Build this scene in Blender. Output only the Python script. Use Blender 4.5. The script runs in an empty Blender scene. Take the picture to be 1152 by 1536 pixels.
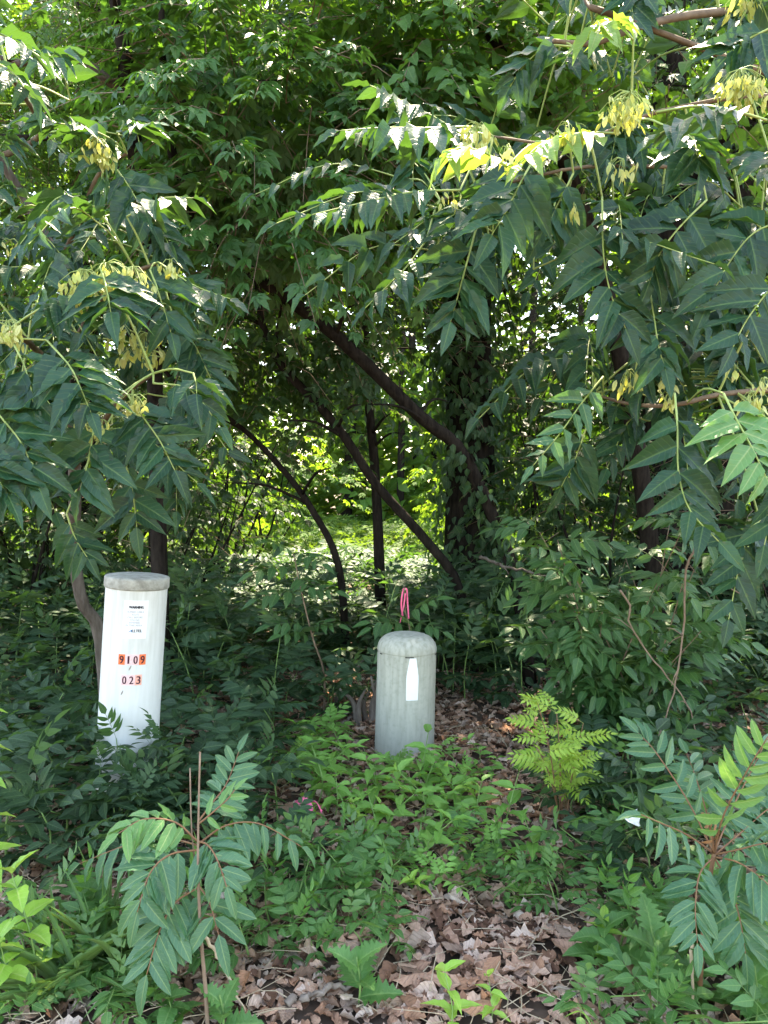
import bpy, math, random
import numpy as np
from mathutils import Vector, Matrix

# ------------------------------------------------------------------ camera, world, sun, exposure
scene = bpy.context.scene
COL = scene.collection
F_PX, CX, CY = 1160.0, 576.0, 768.0          # focal length and centre of the 1152 x 1536 photograph
CAM_H = 1.46
PITCH = math.atan(48.0 / F_PX)               # looks slightly down

cam_d = bpy.data.cameras.new('camera')
cam = bpy.data.objects.new('camera', cam_d)
COL.objects.link(cam)
cam_d.sensor_fit = 'VERTICAL'
cam_d.sensor_height = 24.0
cam_d.lens = 24.0 * F_PX / 1536.0
cam_d.clip_start = 0.05
cam_d.clip_end = 2000
cam.location = (0, 0, CAM_H)
cam.rotation_euler = (math.radians(90) - PITCH, 0, 0)
scene.camera = cam

SUN_EL, SUN_AZ = math.radians(61), math.radians(14)      # azimuth from +Y towards +X
world = bpy.data.worlds.new('World')
scene.world = world
world.use_nodes = True
wn = world.node_tree.nodes
wl = world.node_tree.links
wn.clear()
wo = wn.new('ShaderNodeOutputWorld')
wb = wn.new('ShaderNodeBackground')
ws = wn.new('ShaderNodeTexSky')
ws.sky_type = 'NISHITA'
ws.sun_disc = False
ws.sun_elevation = SUN_EL
ws.sun_rotation = SUN_AZ
ws.air_density = 1.0
ws.dust_density = 1.2
ws.ozone_density = 1.0
wb.inputs['Strength'].default_value = 0.15
wl.new(ws.outputs[0], wb.inputs['Color'])
wl.new(wb.outputs[0], wo.inputs['Surface'])

sun_d = bpy.data.lights.new('sun', 'SUN')
sun = bpy.data.objects.new('sun', sun_d)
COL.objects.link(sun)
sun_d.energy = 4.0
sun_d.angle = math.radians(0.6)
sun_d.color = (1.0, 0.95, 0.86)
SUNV = Vector((math.cos(SUN_EL) * math.sin(SUN_AZ), math.cos(SUN_EL) * math.cos(SUN_AZ), math.sin(SUN_EL)))
sun.location = SUNV * 50
sun.rotation_euler = SUNV.to_track_quat('Z', 'Y').to_euler()

vs = scene.view_settings
vs.view_transform = 'Standard'
vs.look = 'None'
vs.gamma = 1.0
vs.use_curve_mapping = False
vs.exposure = 3.1
vs.use_white_balance = True
vs.white_balance_temperature = 8200
vs.white_balance_tint = 10
cy = scene.cycles
cy.max_bounces = 7
cy.diffuse_bounces = 4
cy.glossy_bounces = 2
cy.transmission_bounces = 5
cy.transparent_max_bounces = 4
cy.caustics_reflective = False
cy.caustics_refractive = False
cy.use_denoising = True
cy.sample_clamp_indirect = 4.0

# ------------------------------------------------------------------ helpers
UP = np.array([0.0, 0.0, 1.0])
rng = np.random.RandomState(7)
random.seed(11)


def hz(x, y):
    """height of the ground"""
    f = np.exp(-((np.asarray(x) / 9.0) ** 2 + ((np.asarray(y) - 4) / 9.0) ** 2))
    return f * (0.025 * np.sin(x * 2.1 + 0.6) * np.cos(y * 1.7) + 0.018 * np.sin(x * 5.3 + y * 3.1) + 0.01 * np.cos(x * 9.1 - y * 7.3))


def ray(px, py):
    a, b = (px - CX) / F_PX, (CY - py) / F_PX
    c, s = math.cos(PITCH), math.sin(PITCH)
    return np.array([a, c + b * s, b * c - s])


def P(px, py, Y):
    d = ray(px, py)
    return np.array([0, 0, CAM_H]) + d * (Y / d[1])


def G(px, py):
    d = ray(px, py)
    t = CAM_H / -d[2]
    for _ in range(4):
        p = d * t
        t = (CAM_H - float(hz(p[0], p[1]))) / -d[2]
    p = d * t
    return np.array([p[0], p[1], float(hz(p[0], p[1]))])


def nrm(v):
    v = np.asarray(v, float)
    return v / np.maximum(np.linalg.norm(v, axis=-1, keepdims=True), 1e-9)


def curve(pts, n=14):
    """Catmull-Rom through the points"""
    p = np.asarray(pts, float)
    if len(p) == 2:
        t = np.linspace(0, 1, n)[:, None]
        return p[0] * (1 - t) + p[1] * t
    q = np.vstack([2 * p[0] - p[1], p, 2 * p[-1] - p[-2]])
    u = np.linspace(0, len(p) - 1 - 1e-6, n)
    i = u.astype(int)
    t = (u - i)[:, None]
    a, b, c, d = q[i], q[i + 1], q[i + 2], q[i + 3]
    return 0.5 * (2 * b + (c - a) * t + (2 * a - 5 * b + 4 * c - d) * t ** 2 + (3 * b - a - 3 * c + d) * t ** 3)


class MB:
    """collects triangles; build() links them as one mesh object"""

    def __init__(self):
        self.v, self.f, self.uv, self.r, self.m, self.n = [], [], [], [], [], 0

    def raw(self, v, f, uv=None, rnd=0.0, mat=0):
        v = np.asarray(v, float)
        f = np.asarray(f, int)
        self.v.append(v)
        self.f.append(f + self.n)
        self.uv.append(np.zeros((len(v), 2)) if uv is None else np.asarray(uv, float))
        self.r.append(np.broadcast_to(np.asarray(rnd, float), (len(v),)).copy())
        self.m.append(np.full(len(f), mat))
        self.n += len(v)
        return self

    def many(self, tpl, M, t, rnd=None, mat=0):
        V, F, UV, R = tpl
        M, t = np.asarray(M), np.asarray(t)
        N, k = len(M), len(V)
        if N == 0:
            return self
        v = np.einsum('nij,kj->nki', M, V) + t[:, None, :]
        f = F[None] + (np.arange(N) * k)[:, None, None]
        if rnd is None:
            rnd = rng.rand(N)
        r = (rnd[:, None] * 0.75 + R[None] * 0.25)
        return self.raw(v.reshape(-1, 3), f.reshape(-1, 3), np.tile(UV, (N, 1)), r.reshape(-1), mat)

    def tube(self, pts, rad, sides=6, mat=0, cap=True, rnd=0.5):
        p = np.asarray(pts, float)
        n = len(p)
        rad = np.broadcast_to(np.asarray(rad, float), (n,)) if np.ndim(rad) < 1 or len(np.atleast_1d(rad)) == n else np.interp(np.linspace(0, 1, n), np.linspace(0, 1, len(rad)), rad)
        T = nrm(np.gradient(p, axis=0))
        ref = np.array([1.0, 0, 0]) if abs(T[0][0]) < 0.8 else np.array([0, 1.0, 0])
        A = nrm(np.cross(T, ref))
        B = np.cross(T, A)
        a = np.linspace(0, 2 * math.pi, sides, endpoint=False)
        v = p[:, None] + rad[:, None, None] * (np.cos(a)[None, :, None] * A[:, None] + np.sin(a)[None, :, None] * B[:, None])
        L = np.concatenate([[0], np.cumsum(np.linalg.norm(np.diff(p, axis=0), axis=1))])
        uv = np.stack([np.tile(np.arange(sides) / sides, (n, 1)), np.tile(L[:, None], (1, sides))], -1)
        i, j = np.meshgrid(np.arange(n - 1), np.arange(sides), indexing='ij')
        j2 = (j + 1) % sides
        q = np.stack([i * sides + j, i * sides + j2, (i + 1) * sides + j2, (i + 1) * sides + j], -1).reshape(-1, 4)
        f = np.vstack([q[:, [0, 1, 2]], q[:, [0, 2, 3]]])
        if cap:
            e = (n - 1) * sides
            f = np.vstack([f] + [[[e, e + k, e + k + 1]] for k in range(1, sides - 1)] + [[[0, k + 1, k]] for k in range(1, sides - 1)])
        return self.raw(v.reshape(-1, 3), f, uv.reshape(-1, 2), rnd, mat)

    def mesh(self, name, mats, smooth=True, origin=(0, 0, 0)):
        me = bpy.data.meshes.new(name)
        v = np.vstack(self.v) - np.asarray(origin)
        f = np.vstack(self.f)
        uv = np.vstack(self.uv)
        me.vertices.add(len(v))
        me.vertices.foreach_set('co', v.astype(np.float32).ravel())
        me.loops.add(len(f) * 3)
        me.loops.foreach_set('vertex_index', f.astype(np.int32).ravel())
        me.polygons.add(len(f))
        me.polygons.foreach_set('loop_start', np.arange(0, len(f) * 3, 3, dtype=np.int32))
        me.polygons.foreach_set('material_index', np.concatenate(self.m).astype(np.int32))
        me.polygons.foreach_set('use_smooth', np.full(len(f), smooth))
        ul = me.uv_layers.new(name='UVMap')
        ul.data.foreach_set('uv', uv[f.ravel()].astype(np.float32).ravel())
        at = me.attributes.new('rnd', 'FLOAT', 'POINT')
        at.data.foreach_set('value', np.concatenate(self.r).astype(np.float32))
        me.update(calc_edges=True)
        for m in (mats if isinstance(mats, (list, tuple)) else [mats]):
            me.materials.append(m)
        return me

    def build(self, name, mats, parent=None, origin=(0, 0, 0), smooth=True):
        return link(name, self.mesh(name, mats, smooth, origin), parent, origin)


def link(name, me, parent=None, loc=(0, 0, 0)):
    o = bpy.data.objects.new(name, me)
    COL.objects.link(o)
    o.parent = parent
    o.location = Vector([float(c) for c in loc]) - (wloc(parent) if parent else Vector())
    return o


def wloc(o):
    v = Vector()
    while o:
        v += o.location
        o = o.parent
    return v


def empty(name, loc=(0, 0, 0)):
    o = bpy.data.objects.new(name, None)
    o.empty_display_size = 0.1
    COL.objects.link(o)
    o.location = [float(c) for c in loc]
    return o


def tag(o, label=None, cat=None, group=None, kind=None):
    if label: o['label'] = label
    if cat: o['category'] = cat
    if group: o['group'] = group
    if kind: o['kind'] = kind
    return o


def inst(name, me, parent, M, t):
    """a child mesh object with rotation/scale M (3x3) at world point t; its parents are only translated"""
    o = bpy.data.objects.new(name, me)
    COL.objects.link(o)
    o.parent = parent
    p = np.asarray(t) - np.asarray(wloc(parent))
    m4 = np.eye(4)
    m4[:3, :3] = M
    m4[:3, 3] = p
    o.matrix_basis = Matrix(m4.tolist())
    return o


# ------------------------------------------------------------------ materials
def newmat(name):
    m = bpy.data.materials.new(name)
    m.use_nodes = True
    nt = m.node_tree
    nt.nodes.clear()
    out = nt.nodes.new('ShaderNodeOutputMaterial')
    return m, nt, out


def nd(nt, typ, **kw):
    n = nt.nodes.new(typ)
    for k, v in kw.items():
        setattr(n, k, v)
    return n


def mth(nt, op, a, b=None, c=None):
    n = nd(nt, 'ShaderNodeMath', operation=op)
    for i, x in enumerate((a, b, c)):
        if x is None: continue
        if isinstance(x, (int, float)): n.inputs[i].default_value = x
        else: nt.links.new(x, n.inputs[i])
    return n.outputs[0]


def mix(nt, fac, a, b, blend='MIX'):
    n = nd(nt, 'ShaderNodeMix', data_type='RGBA', blend_type=blend)
    for sock, x in ((n.inputs['Factor'], fac), (n.inputs['A'], a), (n.inputs['B'], b)):
        if isinstance(x, (int, float)): sock.default_value = x
        elif isinstance(x, tuple): sock.default_value = (*x, 1)
        else: nt.links.new(x, sock)
    return n.outputs['Result']


def leaf_mat(name, a, b, rib, back, trans, rough=0.38, tmix=0.35, spec=0.5, veins=7, blotch=None):
    """a..b: range of leaf colour between one leaf and the next"""
    m, nt, out = newmat(name)
    L = nt.links
    at = nd(nt, 'ShaderNodeAttribute', attribute_name='rnd')
    oi = nd(nt, 'ShaderNodeObjectInfo')
    r = mth(nt, 'FRACT', mth(nt, 'ADD', at.outputs['Fac'], mth(nt, 'MULTIPLY', oi.outputs['Random'], 1.0)))
    uv = nd(nt, 'ShaderNodeUVMap', uv_map='UVMap')
    sp = nd(nt, 'ShaderNodeSeparateXYZ')
    L.new(uv.outputs[0], sp.inputs[0])
    ax = mth(nt, 'ABSOLUTE', mth(nt, 'SUBTRACT', sp.outputs[0], 0.5))     # 0 at the midrib, 0.5 at the edge
    # side veins run forward from the midrib
    ph = mth(nt, 'MULTIPLY', mth(nt, 'SUBTRACT', sp.outputs[1], mth(nt, 'MULTIPLY', ax, 0.35)), veins * 2 * math.pi)
    vein = mth(nt, 'POWER', mth(nt, 'MULTIPLY_ADD', mth(nt, 'COSINE', ph), 0.5, 0.5), 14.0)
    ribf = mth(nt, 'SUBTRACT', 1.0, mth(nt, 'SMOOTH_MIN', mth(nt, 'MULTIPLY', ax, 16.0), 1.0, 0.2))
    ribf = mth(nt, 'MAXIMUM', ribf, 0.0)
    tc = nd(nt, 'ShaderNodeTexCoord')
    nz = nd(nt, 'ShaderNodeTexNoise')
    nz.inputs['Scale'].default_value = 9.0
    nz.inputs['Detail'].default_value = 3.0
    geo = nd(nt, 'ShaderNodeNewGeometry')
    L.new(geo.outputs['Position'], nz.inputs['Vector'])
    col = mix(nt, r, a, b)
    col = mix(nt, mth(nt, 'MULTIPLY', mth(nt, 'SUBTRACT', nz.outputs['Fac'], 0.35), 0.9), col, tuple(c * 0.62 for c in a))
    if blotch:
        n2 = nd(nt, 'ShaderNodeTexNoise')
        n2.inputs['Scale'].default_value = 60.0
        L.new(geo.outputs['Position'], n2.inputs['Vector'])
        bf = nd(nt, 'ShaderNodeMapRange')
        bf.inputs['From Min'].default_value = 0.66
        bf.inputs['From Max'].default_value = 0.74
        L.new(n2.outputs['Fac'], bf.inputs['Value'])
        col = mix(nt, mth(nt, 'MULTIPLY', bf.outputs[0], 0.7), col, blotch)
    col = mix(nt, mth(nt, 'MULTIPLY', vein, 0.22), col, rib)
    col = mix(nt, mth(nt, 'MULTIPLY', ribf, 0.8), col, rib)
    colb = mix(nt, mth(nt, 'MULTIPLY', ribf, 0.6), back, rib)
    colf = mix(nt, geo.outputs['Backfacing'], col, colb)
    bs = nd(nt, 'ShaderNodeBsdfPrincipled')
    L.new(colf, bs.inputs['Base Color'])
    L.new(mth(nt, 'MULTIPLY_ADD', geo.outputs['Backfacing'], 0.25, mth(nt, 'MULTIPLY_ADD', nz.outputs['Fac'], 0.16, rough - 0.06)), bs.inputs['Roughness'])
    bs.inputs['Specular IOR Level'].default_value = spec
    bp = nd(nt, 'ShaderNodeBump')
    bp.inputs['Strength'].default_value = 0.35
    bp.inputs['Distance'].default_value = 0.004
    L.new(mth(nt, 'ADD', mth(nt, 'MULTIPLY', vein, -0.5), mth(nt, 'MULTIPLY', ribf, -1.0)), bp.inputs['Height'])
    L.new(bp.outputs[0], bs.inputs['Normal'])
    tr = nd(nt, 'ShaderNodeBsdfTranslucent')
    L.new(mix(nt, r, trans, tuple(c * 0.75 for c in trans)), tr.inputs['Color'])
    ms = nd(nt, 'ShaderNodeMixShader')
    ms.inputs[0].default_value = tmix
    L.new(bs.outputs[0], ms.inputs[1])
    L.new(tr.outputs[0], ms.inputs[2])
    L.new(ms.outputs[0], out.inputs['Surface'])
    return m


def plain(name, a, b=None, scale=20.0, rough=0.8, bump=0.0, detail=5.0, stretch=None, spec=0.3, obj_rnd=0.0):
    m, nt, out = newmat(name)
    L = nt.links
    b = b or a
    tc = nd(nt, 'ShaderNodeTexCoord')
    mp = nd(nt, 'ShaderNodeMapping')
    if stretch: mp.inputs['Scale'].default_value = stretch
    L.new(tc.outputs['Object'], mp.inputs['Vector'])
    nz = nd(nt, 'ShaderNodeTexNoise')
    nz.inputs['Scale'].default_value = scale
    nz.inputs['Detail'].default_value = detail
    nz.inputs['Roughness'].default_value = 0.65
    L.new(mp.outputs[0], nz.inputs['Vector'])
    mr = nd(nt, 'ShaderNodeMapRange')
    mr.inputs['From Min'].default_value = 0.32
    mr.inputs['From Max'].default_value = 0.68
    L.new(nz.outputs['Fac'], mr.inputs['Value'])
    bs = nd(nt, 'ShaderNodeBsdfPrincipled')
    L.new(mix(nt, mr.outputs[0], a, b), bs.inputs['Base Color'])
    bs.inputs['Roughness'].default_value = rough
    bs.inputs['Specular IOR Level'].default_value = spec
    if bump:
        bp = nd(nt, 'ShaderNodeBump')
        bp.inputs['Strength'].default_value = bump
        bp.inputs['Distance'].default_value = 0.01
        L.new(nz.outputs['Fac'], bp.inputs['Height'])
        L.new(bp.outputs[0], bs.inputs['Normal'])
    L.new(bs.outputs[0], out.inputs['Surface'])
    return m


def ramp_mat(name, stops, rough=0.85, tmix=0.12):
    """dead leaves: each leaf takes one colour of the ramp, mottled"""
    m, nt, out = newmat(name)
    L = nt.links
    at = nd(nt, 'ShaderNodeAttribute', attribute_name='rnd')
    oi = nd(nt, 'ShaderNodeObjectInfo')
    r = mth(nt, 'FRACT', mth(nt, 'ADD', at.outputs['Fac'], oi.outputs['Random']))
    cr = nd(nt, 'ShaderNodeValToRGB')
    e = cr.color_ramp.elements
    while len(e) < len(stops): e.new(0.5)
    for k, (p, c) in enumerate(stops):
        e[k].position = p
        e[k].color = (*c, 1)
    L.new(r, cr.inputs['Fac'])
    geo = nd(nt, 'ShaderNodeNewGeometry')
    nz = nd(nt, 'ShaderNodeTexNoise')
    nz.inputs['Scale'].default_value = 55.0
    nz.inputs['Detail'].default_value = 5.0
    L.new(geo.outputs['Position'], nz.inputs['Vector'])
    col = mix(nt, nz.outputs['Fac'], mix(nt, 1.0, cr.outputs['Color'], (0.6, 0.55, 0.5), 'MULTIPLY'), mix(nt, 1.0, cr.outputs['Color'], (1.35, 1.35, 1.35), 'MULTIPLY'))
    uv = nd(nt, 'ShaderNodeUVMap', uv_map='UVMap')
    sp = nd(nt, 'ShaderNodeSeparateXYZ')
    L.new(uv.outputs[0], sp.inputs[0])
    ax = mth(nt, 'ABSOLUTE', mth(nt, 'SUBTRACT', sp.outputs[0], 0.5))
    ribf = mth(nt, 'LESS_THAN', ax, 0.02)
    ph = mth(nt, 'MULTIPLY', mth(nt, 'SUBTRACT', sp.outputs[1], mth(nt, 'MULTIPLY', ax, 0.5)), 7 * 2 * math.pi)
    vein = mth(nt, 'POWER', mth(nt, 'MULTIPLY_ADD', mth(nt, 'COSINE', ph), 0.5, 0.5), 10.0)
    rv = mth(nt, 'MAXIMUM', ribf, mth(nt, 'MULTIPLY', vein, 0.6))
    col = mix(nt, mth(nt, 'MULTIPLY', rv, 0.35), col, (0.16, 0.1, 0.07))
    bs = nd(nt, 'ShaderNodeBsdfPrincipled')
    L.new(col, bs.inputs['Base Color'])
    bs.inputs['Roughness'].default_value = rough
    bs.inputs['Specular IOR Level'].default_value = 0.25
    bp = nd(nt, 'ShaderNodeBump')
    bp.inputs['Strength'].default_value = 0.6
    bp.inputs['Distance'].default_value = 0.004
    L.new(mth(nt, 'SUBTRACT', nz.outputs['Fac'], rv), bp.inputs['Height'])
    L.new(bp.outputs[0], bs.inputs['Normal'])
    tr = nd(nt, 'ShaderNodeBsdfTranslucent')
    L.new(col, tr.inputs['Color'])
    ms = nd(nt, 'ShaderNodeMixShader')
    ms.inputs[0].default_value = tmix
    L.new(bs.outputs[0], ms.inputs[1])
    L.new(tr.outputs[0], ms.inputs[2])
    L.new(ms.outputs[0], out.inputs['Surface'])
    return m


M_AIL = leaf_mat('leaf_blue_green', (0.009, 0.042, 0.026), (0.028, 0.1, 0.046), (0.12, 0.22, 0.07), (0.055, 0.115, 0.055), (0.09, 0.22, 0.025), rough=0.38, tmix=0.26, spec=0.38, veins=9, blotch=(0.1, 0.1, 0.03))
M_AILY = leaf_mat('leaf_young_and_sunlit_yellow', (0.14, 0.28, 0.05), (0.2, 0.34, 0.06), (0.38, 0.46, 0.14), (0.2, 0.32, 0.1), (0.38, 0.58, 0.06), rough=0.4, tmix=0.4, veins=9)  # young fronds, and sunlit ones with the backlit glow put into their colour
M_SAP = leaf_mat('leaf_sapling_green', (0.048, 0.145, 0.078), (0.07, 0.185, 0.085), (0.3, 0.42, 0.16), (0.13, 0.25, 0.12), (0.18, 0.42, 0.06), rough=0.42, tmix=0.3, veins=8)
M_SAPY = leaf_mat('leaf_sapling_light', (0.1, 0.26, 0.08), (0.13, 0.3, 0.09), (0.4, 0.5, 0.2), (0.2, 0.34, 0.12), (0.3, 0.56, 0.07), rough=0.42, tmix=0.35, veins=8)
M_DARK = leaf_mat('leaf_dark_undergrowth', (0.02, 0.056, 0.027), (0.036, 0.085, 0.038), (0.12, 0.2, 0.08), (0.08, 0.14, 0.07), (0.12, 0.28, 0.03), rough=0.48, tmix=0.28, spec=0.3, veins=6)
M_MID = leaf_mat('leaf_mid_green', (0.05, 0.155, 0.04), (0.085, 0.22, 0.055), (0.2, 0.34, 0.1), (0.12, 0.22, 0.09), (0.2, 0.45, 0.04), rough=0.45, tmix=0.34, veins=6)
M_SHRUB = leaf_mat('leaf_shrub', (0.036, 0.11, 0.035), (0.06, 0.155, 0.045), (0.16, 0.27, 0.08), (0.09, 0.17, 0.07), (0.15, 0.34, 0.03), rough=0.45, tmix=0.3, veins=6)
M_TREE = leaf_mat('leaf_light_tree', (0.034, 0.105, 0.024), (0.075, 0.2, 0.04), (0.16, 0.28, 0.08), (0.09, 0.17, 0.06), (0.2, 0.42, 0.03), rough=0.45, tmix=0.36, veins=6)
M_HERB = leaf_mat('leaf_light_herb', (0.13, 0.32, 0.055), (0.21, 0.43, 0.09), (0.28, 0.44, 0.12), (0.18, 0.32, 0.1), (0.28, 0.55, 0.05), rough=0.45, tmix=0.35, veins=5)
M_BRIGHT = leaf_mat('leaf_bright_yellow_green', (0.22, 0.44, 0.05), (0.3, 0.52, 0.08), (0.44, 0.56, 0.16), (0.28, 0.44, 0.12), (0.42, 0.66, 0.06), rough=0.45, tmix=0.35, veins=6)
M_LIME = leaf_mat('leaf_lime', (0.18, 0.36, 0.04), (0.32, 0.47, 0.06), (0.55, 0.6, 0.15), (0.4, 0.5, 0.08), (0.55, 0.7, 0.04), rough=0.5, tmix=0.3, veins=5)
M_VINE = leaf_mat('leaf_vine_tree', (0.03, 0.1, 0.028), (0.068, 0.19, 0.042), (0.14, 0.24, 0.07), (0.08, 0.16, 0.06), (0.15, 0.36, 0.03), rough=0.42, tmix=0.36, veins=6)
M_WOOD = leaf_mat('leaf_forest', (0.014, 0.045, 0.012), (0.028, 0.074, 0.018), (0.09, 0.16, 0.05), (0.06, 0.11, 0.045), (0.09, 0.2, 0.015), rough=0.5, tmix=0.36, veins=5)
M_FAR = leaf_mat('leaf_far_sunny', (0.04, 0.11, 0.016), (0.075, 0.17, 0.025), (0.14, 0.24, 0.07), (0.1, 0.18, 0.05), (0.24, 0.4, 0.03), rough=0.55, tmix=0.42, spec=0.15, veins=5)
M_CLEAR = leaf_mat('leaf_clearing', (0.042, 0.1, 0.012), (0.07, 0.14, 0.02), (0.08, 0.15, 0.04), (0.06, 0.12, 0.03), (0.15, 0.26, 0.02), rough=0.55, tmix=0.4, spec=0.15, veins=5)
M_WEED = leaf_mat('leaf_toothed_weed', (0.06, 0.18, 0.045), (0.09, 0.23, 0.055), (0.2, 0.34, 0.1), (0.12, 0.22, 0.08), (0.2, 0.42, 0.04), rough=0.5, tmix=0.3, veins=8, blotch=(0.3, 0.36, 0.12))
M_RED = leaf_mat('leaf_young_red', (0.34, 0.13, 0.06), (0.42, 0.2, 0.09), (0.45, 0.25, 0.12), (0.36, 0.18, 0.1), (0.5, 0.22, 0.06), rough=0.5, tmix=0.3, veins=5)
M_GRASS = leaf_mat('grass_blade', (0.08, 0.2, 0.05), (0.16, 0.3, 0.08), (0.2, 0.32, 0.12), (0.12, 0.22, 0.08), (0.24, 0.42, 0.06), rough=0.5, tmix=0.3, veins=1)
M_SEED = leaf_mat('winged_seed', (0.42, 0.5, 0.14), (0.68, 0.68, 0.3), (0.4, 0.36, 0.08), (0.48, 0.48, 0.12), (0.7, 0.68, 0.1), rough=0.55, tmix=0.35, veins=1)
M_DEAD = ramp_mat('dead_leaf', [(0.0, (0.12, 0.06, 0.04)), (0.22, (0.33, 0.18, 0.115)), (0.45, (0.58, 0.385, 0.29)), (0.66, (0.4, 0.21, 0.125)), (0.84, (0.74, 0.58, 0.48)), (1.0, (0.17, 0.095, 0.06))])
M_STEMG = plain('stem_green', (0.14, 0.26, 0.07), (0.2, 0.3, 0.09), 30, 0.6)
M_STEMR = plain('stem_reddish', (0.2, 0.09, 0.05), (0.26, 0.14, 0.07), 30, 0.6)
M_RACH = plain('leaf_stalk', (0.26, 0.36, 0.1), (0.34, 0.4, 0.13), 30, 0.55)
M_TWIG = plain('twig_brown', (0.17, 0.11, 0.075), (0.28, 0.2, 0.14), 25, 0.85, 0.3)
M_TWIGP = plain('twig_pale', (0.4, 0.3, 0.2), (0.5, 0.4, 0.28), 25, 0.8, 0.2)
M_BARK = plain('bark_dark', (0.01, 0.008, 0.007), (0.035, 0.028, 0.023), 30, 0.95, 1.0, stretch=(1, 1, 0.22), spec=0.04)
M_BARKG = plain('bark_grey', (0.06, 0.047, 0.038), (0.15, 0.125, 0.105), 30, 0.92, 0.9, stretch=(1, 1, 0.25), spec=0.1)
M_ROOT = plain('weathered_wood', (0.16, 0.12, 0.1), (0.3, 0.25, 0.21), 30, 0.9, 0.8, stretch=(1, 1, 0.3), spec=0.1)
M_BRANCH = plain('branch_brown', (0.1, 0.065, 0.04), (0.2, 0.135, 0.085), 22, 0.75, 0.3)


# ------------------------------------------------------------------ leaf shapes (unit length along +y, x across, z up)
PROF = {
    'lance': ([0, .04, .14, .32, .55, .77, .9, 1], [0, .55, .93, 1, .82, .45, .16, 0], 0.375),
    'ovate': ([0, .06, .2, .4, .6, .78, .91, 1], [0, .5, .92, 1, .82, .45, .16, 0], 0.42),
    'ellip': ([0, .06, .22, .45, .66, .84, .94, 1], [0, .42, .85, 1, .86, .5, .22, 0], 0.46),
    'broad': ([0, .05, .18, .38, .6, .8, .93, 1], [0, .6, .95, 1, .84, .5, .2, 0], 0.62),
    'narrow': ([0, .06, .2, .4, .6, .8, .93, 1], [0, .5, .9, 1, .85, .5, .18, 0], 0.24),
    'blunt': ([0, .05, .18, .4, .62, .82, .95, 1], [0, .5, .88, 1, .9, .6, .25, 0], 0.32),
}


def leaf_tpl(shape, rows=6, half=1, fold=0.16, arch=0.16, wave=0.0, tooth=0.0, twist=0.0, asym=0.0, seed=0):
    rs = np.random.RandomState(seed)
    u0, w0, ratio = PROF[shape]
    us = np.linspace(0, 1, rows + 1)
    us = us ** 0.9
    V, UV, R = [(0, 0, 0)], [(0.5, 0)], [0]
    m = 2 * half + 1
    for i, u in enumerate(us[1:-1]):
        w = np.interp(u, u0, w0) * ratio * 0.5
        if tooth:
            w *= 1 + tooth * (1 if i % 2 else -1)
        wl_, wr_ = w * (1 + asym), w * (1 - asym)
        for j in range(m):
            s = (j - half) / half
            x = s * (wr_ if s > 0 else wl_)
            z = fold * abs(x) * 2 - arch * u * u + wave * w * abs(s) * math.sin(u * 19 + s * 2 + seed)
            z += twist * u * x
            yy = u + (tooth * 0.35 * abs(s) * (0.06 if i % 2 else -0.02) if tooth else 0)
            V.append((x, yy, z))
            UV.append((0.5 + s * 0.5, u))
            R.append(0)
    V.append((0, 1, -arch))
    UV.append((0.5, 1))
    R.append(0)
    F = []
    nr = rows - 1
    for j in range(m - 1):
        F.append((0, 1 + j + 1, 1 + j))
    for i in range(nr - 1):
        a, b = 1 + i * m, 1 + (i + 1) * m
        for j in range(m - 1):
            F += [(a + j, a + j + 1, b + j + 1), (a + j, b + j + 1, b + j)]
    e = 1 + (nr - 1) * m
    tip = len(V) - 1
    for j in range(m - 1):
        F.append((e + j, e + j + 1, tip))
    F = np.array(F)
    V = np.array(V, float)
    # faces look up (+z)
    n = np.cross(V[F[:, 1]] - V[F[:, 0]], V[F[:, 2]] - V[F[:, 0]])
    bad = n[:, 2] < 0
    F[bad] = F[bad][:, [0, 2, 1]]
    return V, F, np.array(UV, float), np.array(R, float)


def merge_tpl(parts):
    """parts: list of (tpl, M, t, rnd)"""
    V, F, U, R, n = [], [], [], [], 0
    for tpl, M, t, r in parts:
        V.append(tpl[0] @ np.asarray(M).T + t)
        F.append(tpl[1] + n)
        U.append(tpl[2])
        R.append(np.full(len(tpl[0]), r))
        n += len(tpl[0])
    return np.vstack(V), np.vstack(F), np.vstack(U), np.concatenate(R)


def frame(d, n):
    """columns x, y=d, z=n"""
    d = nrm(d)
    n = np.asarray(n, float)
    n = nrm(n - d * (n * d).sum(-1, keepdims=True))
    x = np.cross(d, n)
    return np.stack([x, d, n], -1)


def stick_tpl(p0, p1, r):
    b = MB().tube(np.array([p0, p1]), [r, r * 0.6], 3, cap=False)
    v, f = np.vstack(b.v), np.vstack(b.f)
    return v, f, np.tile([0.5, 0.3], (len(v), 1)), np.zeros(len(v))


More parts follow.
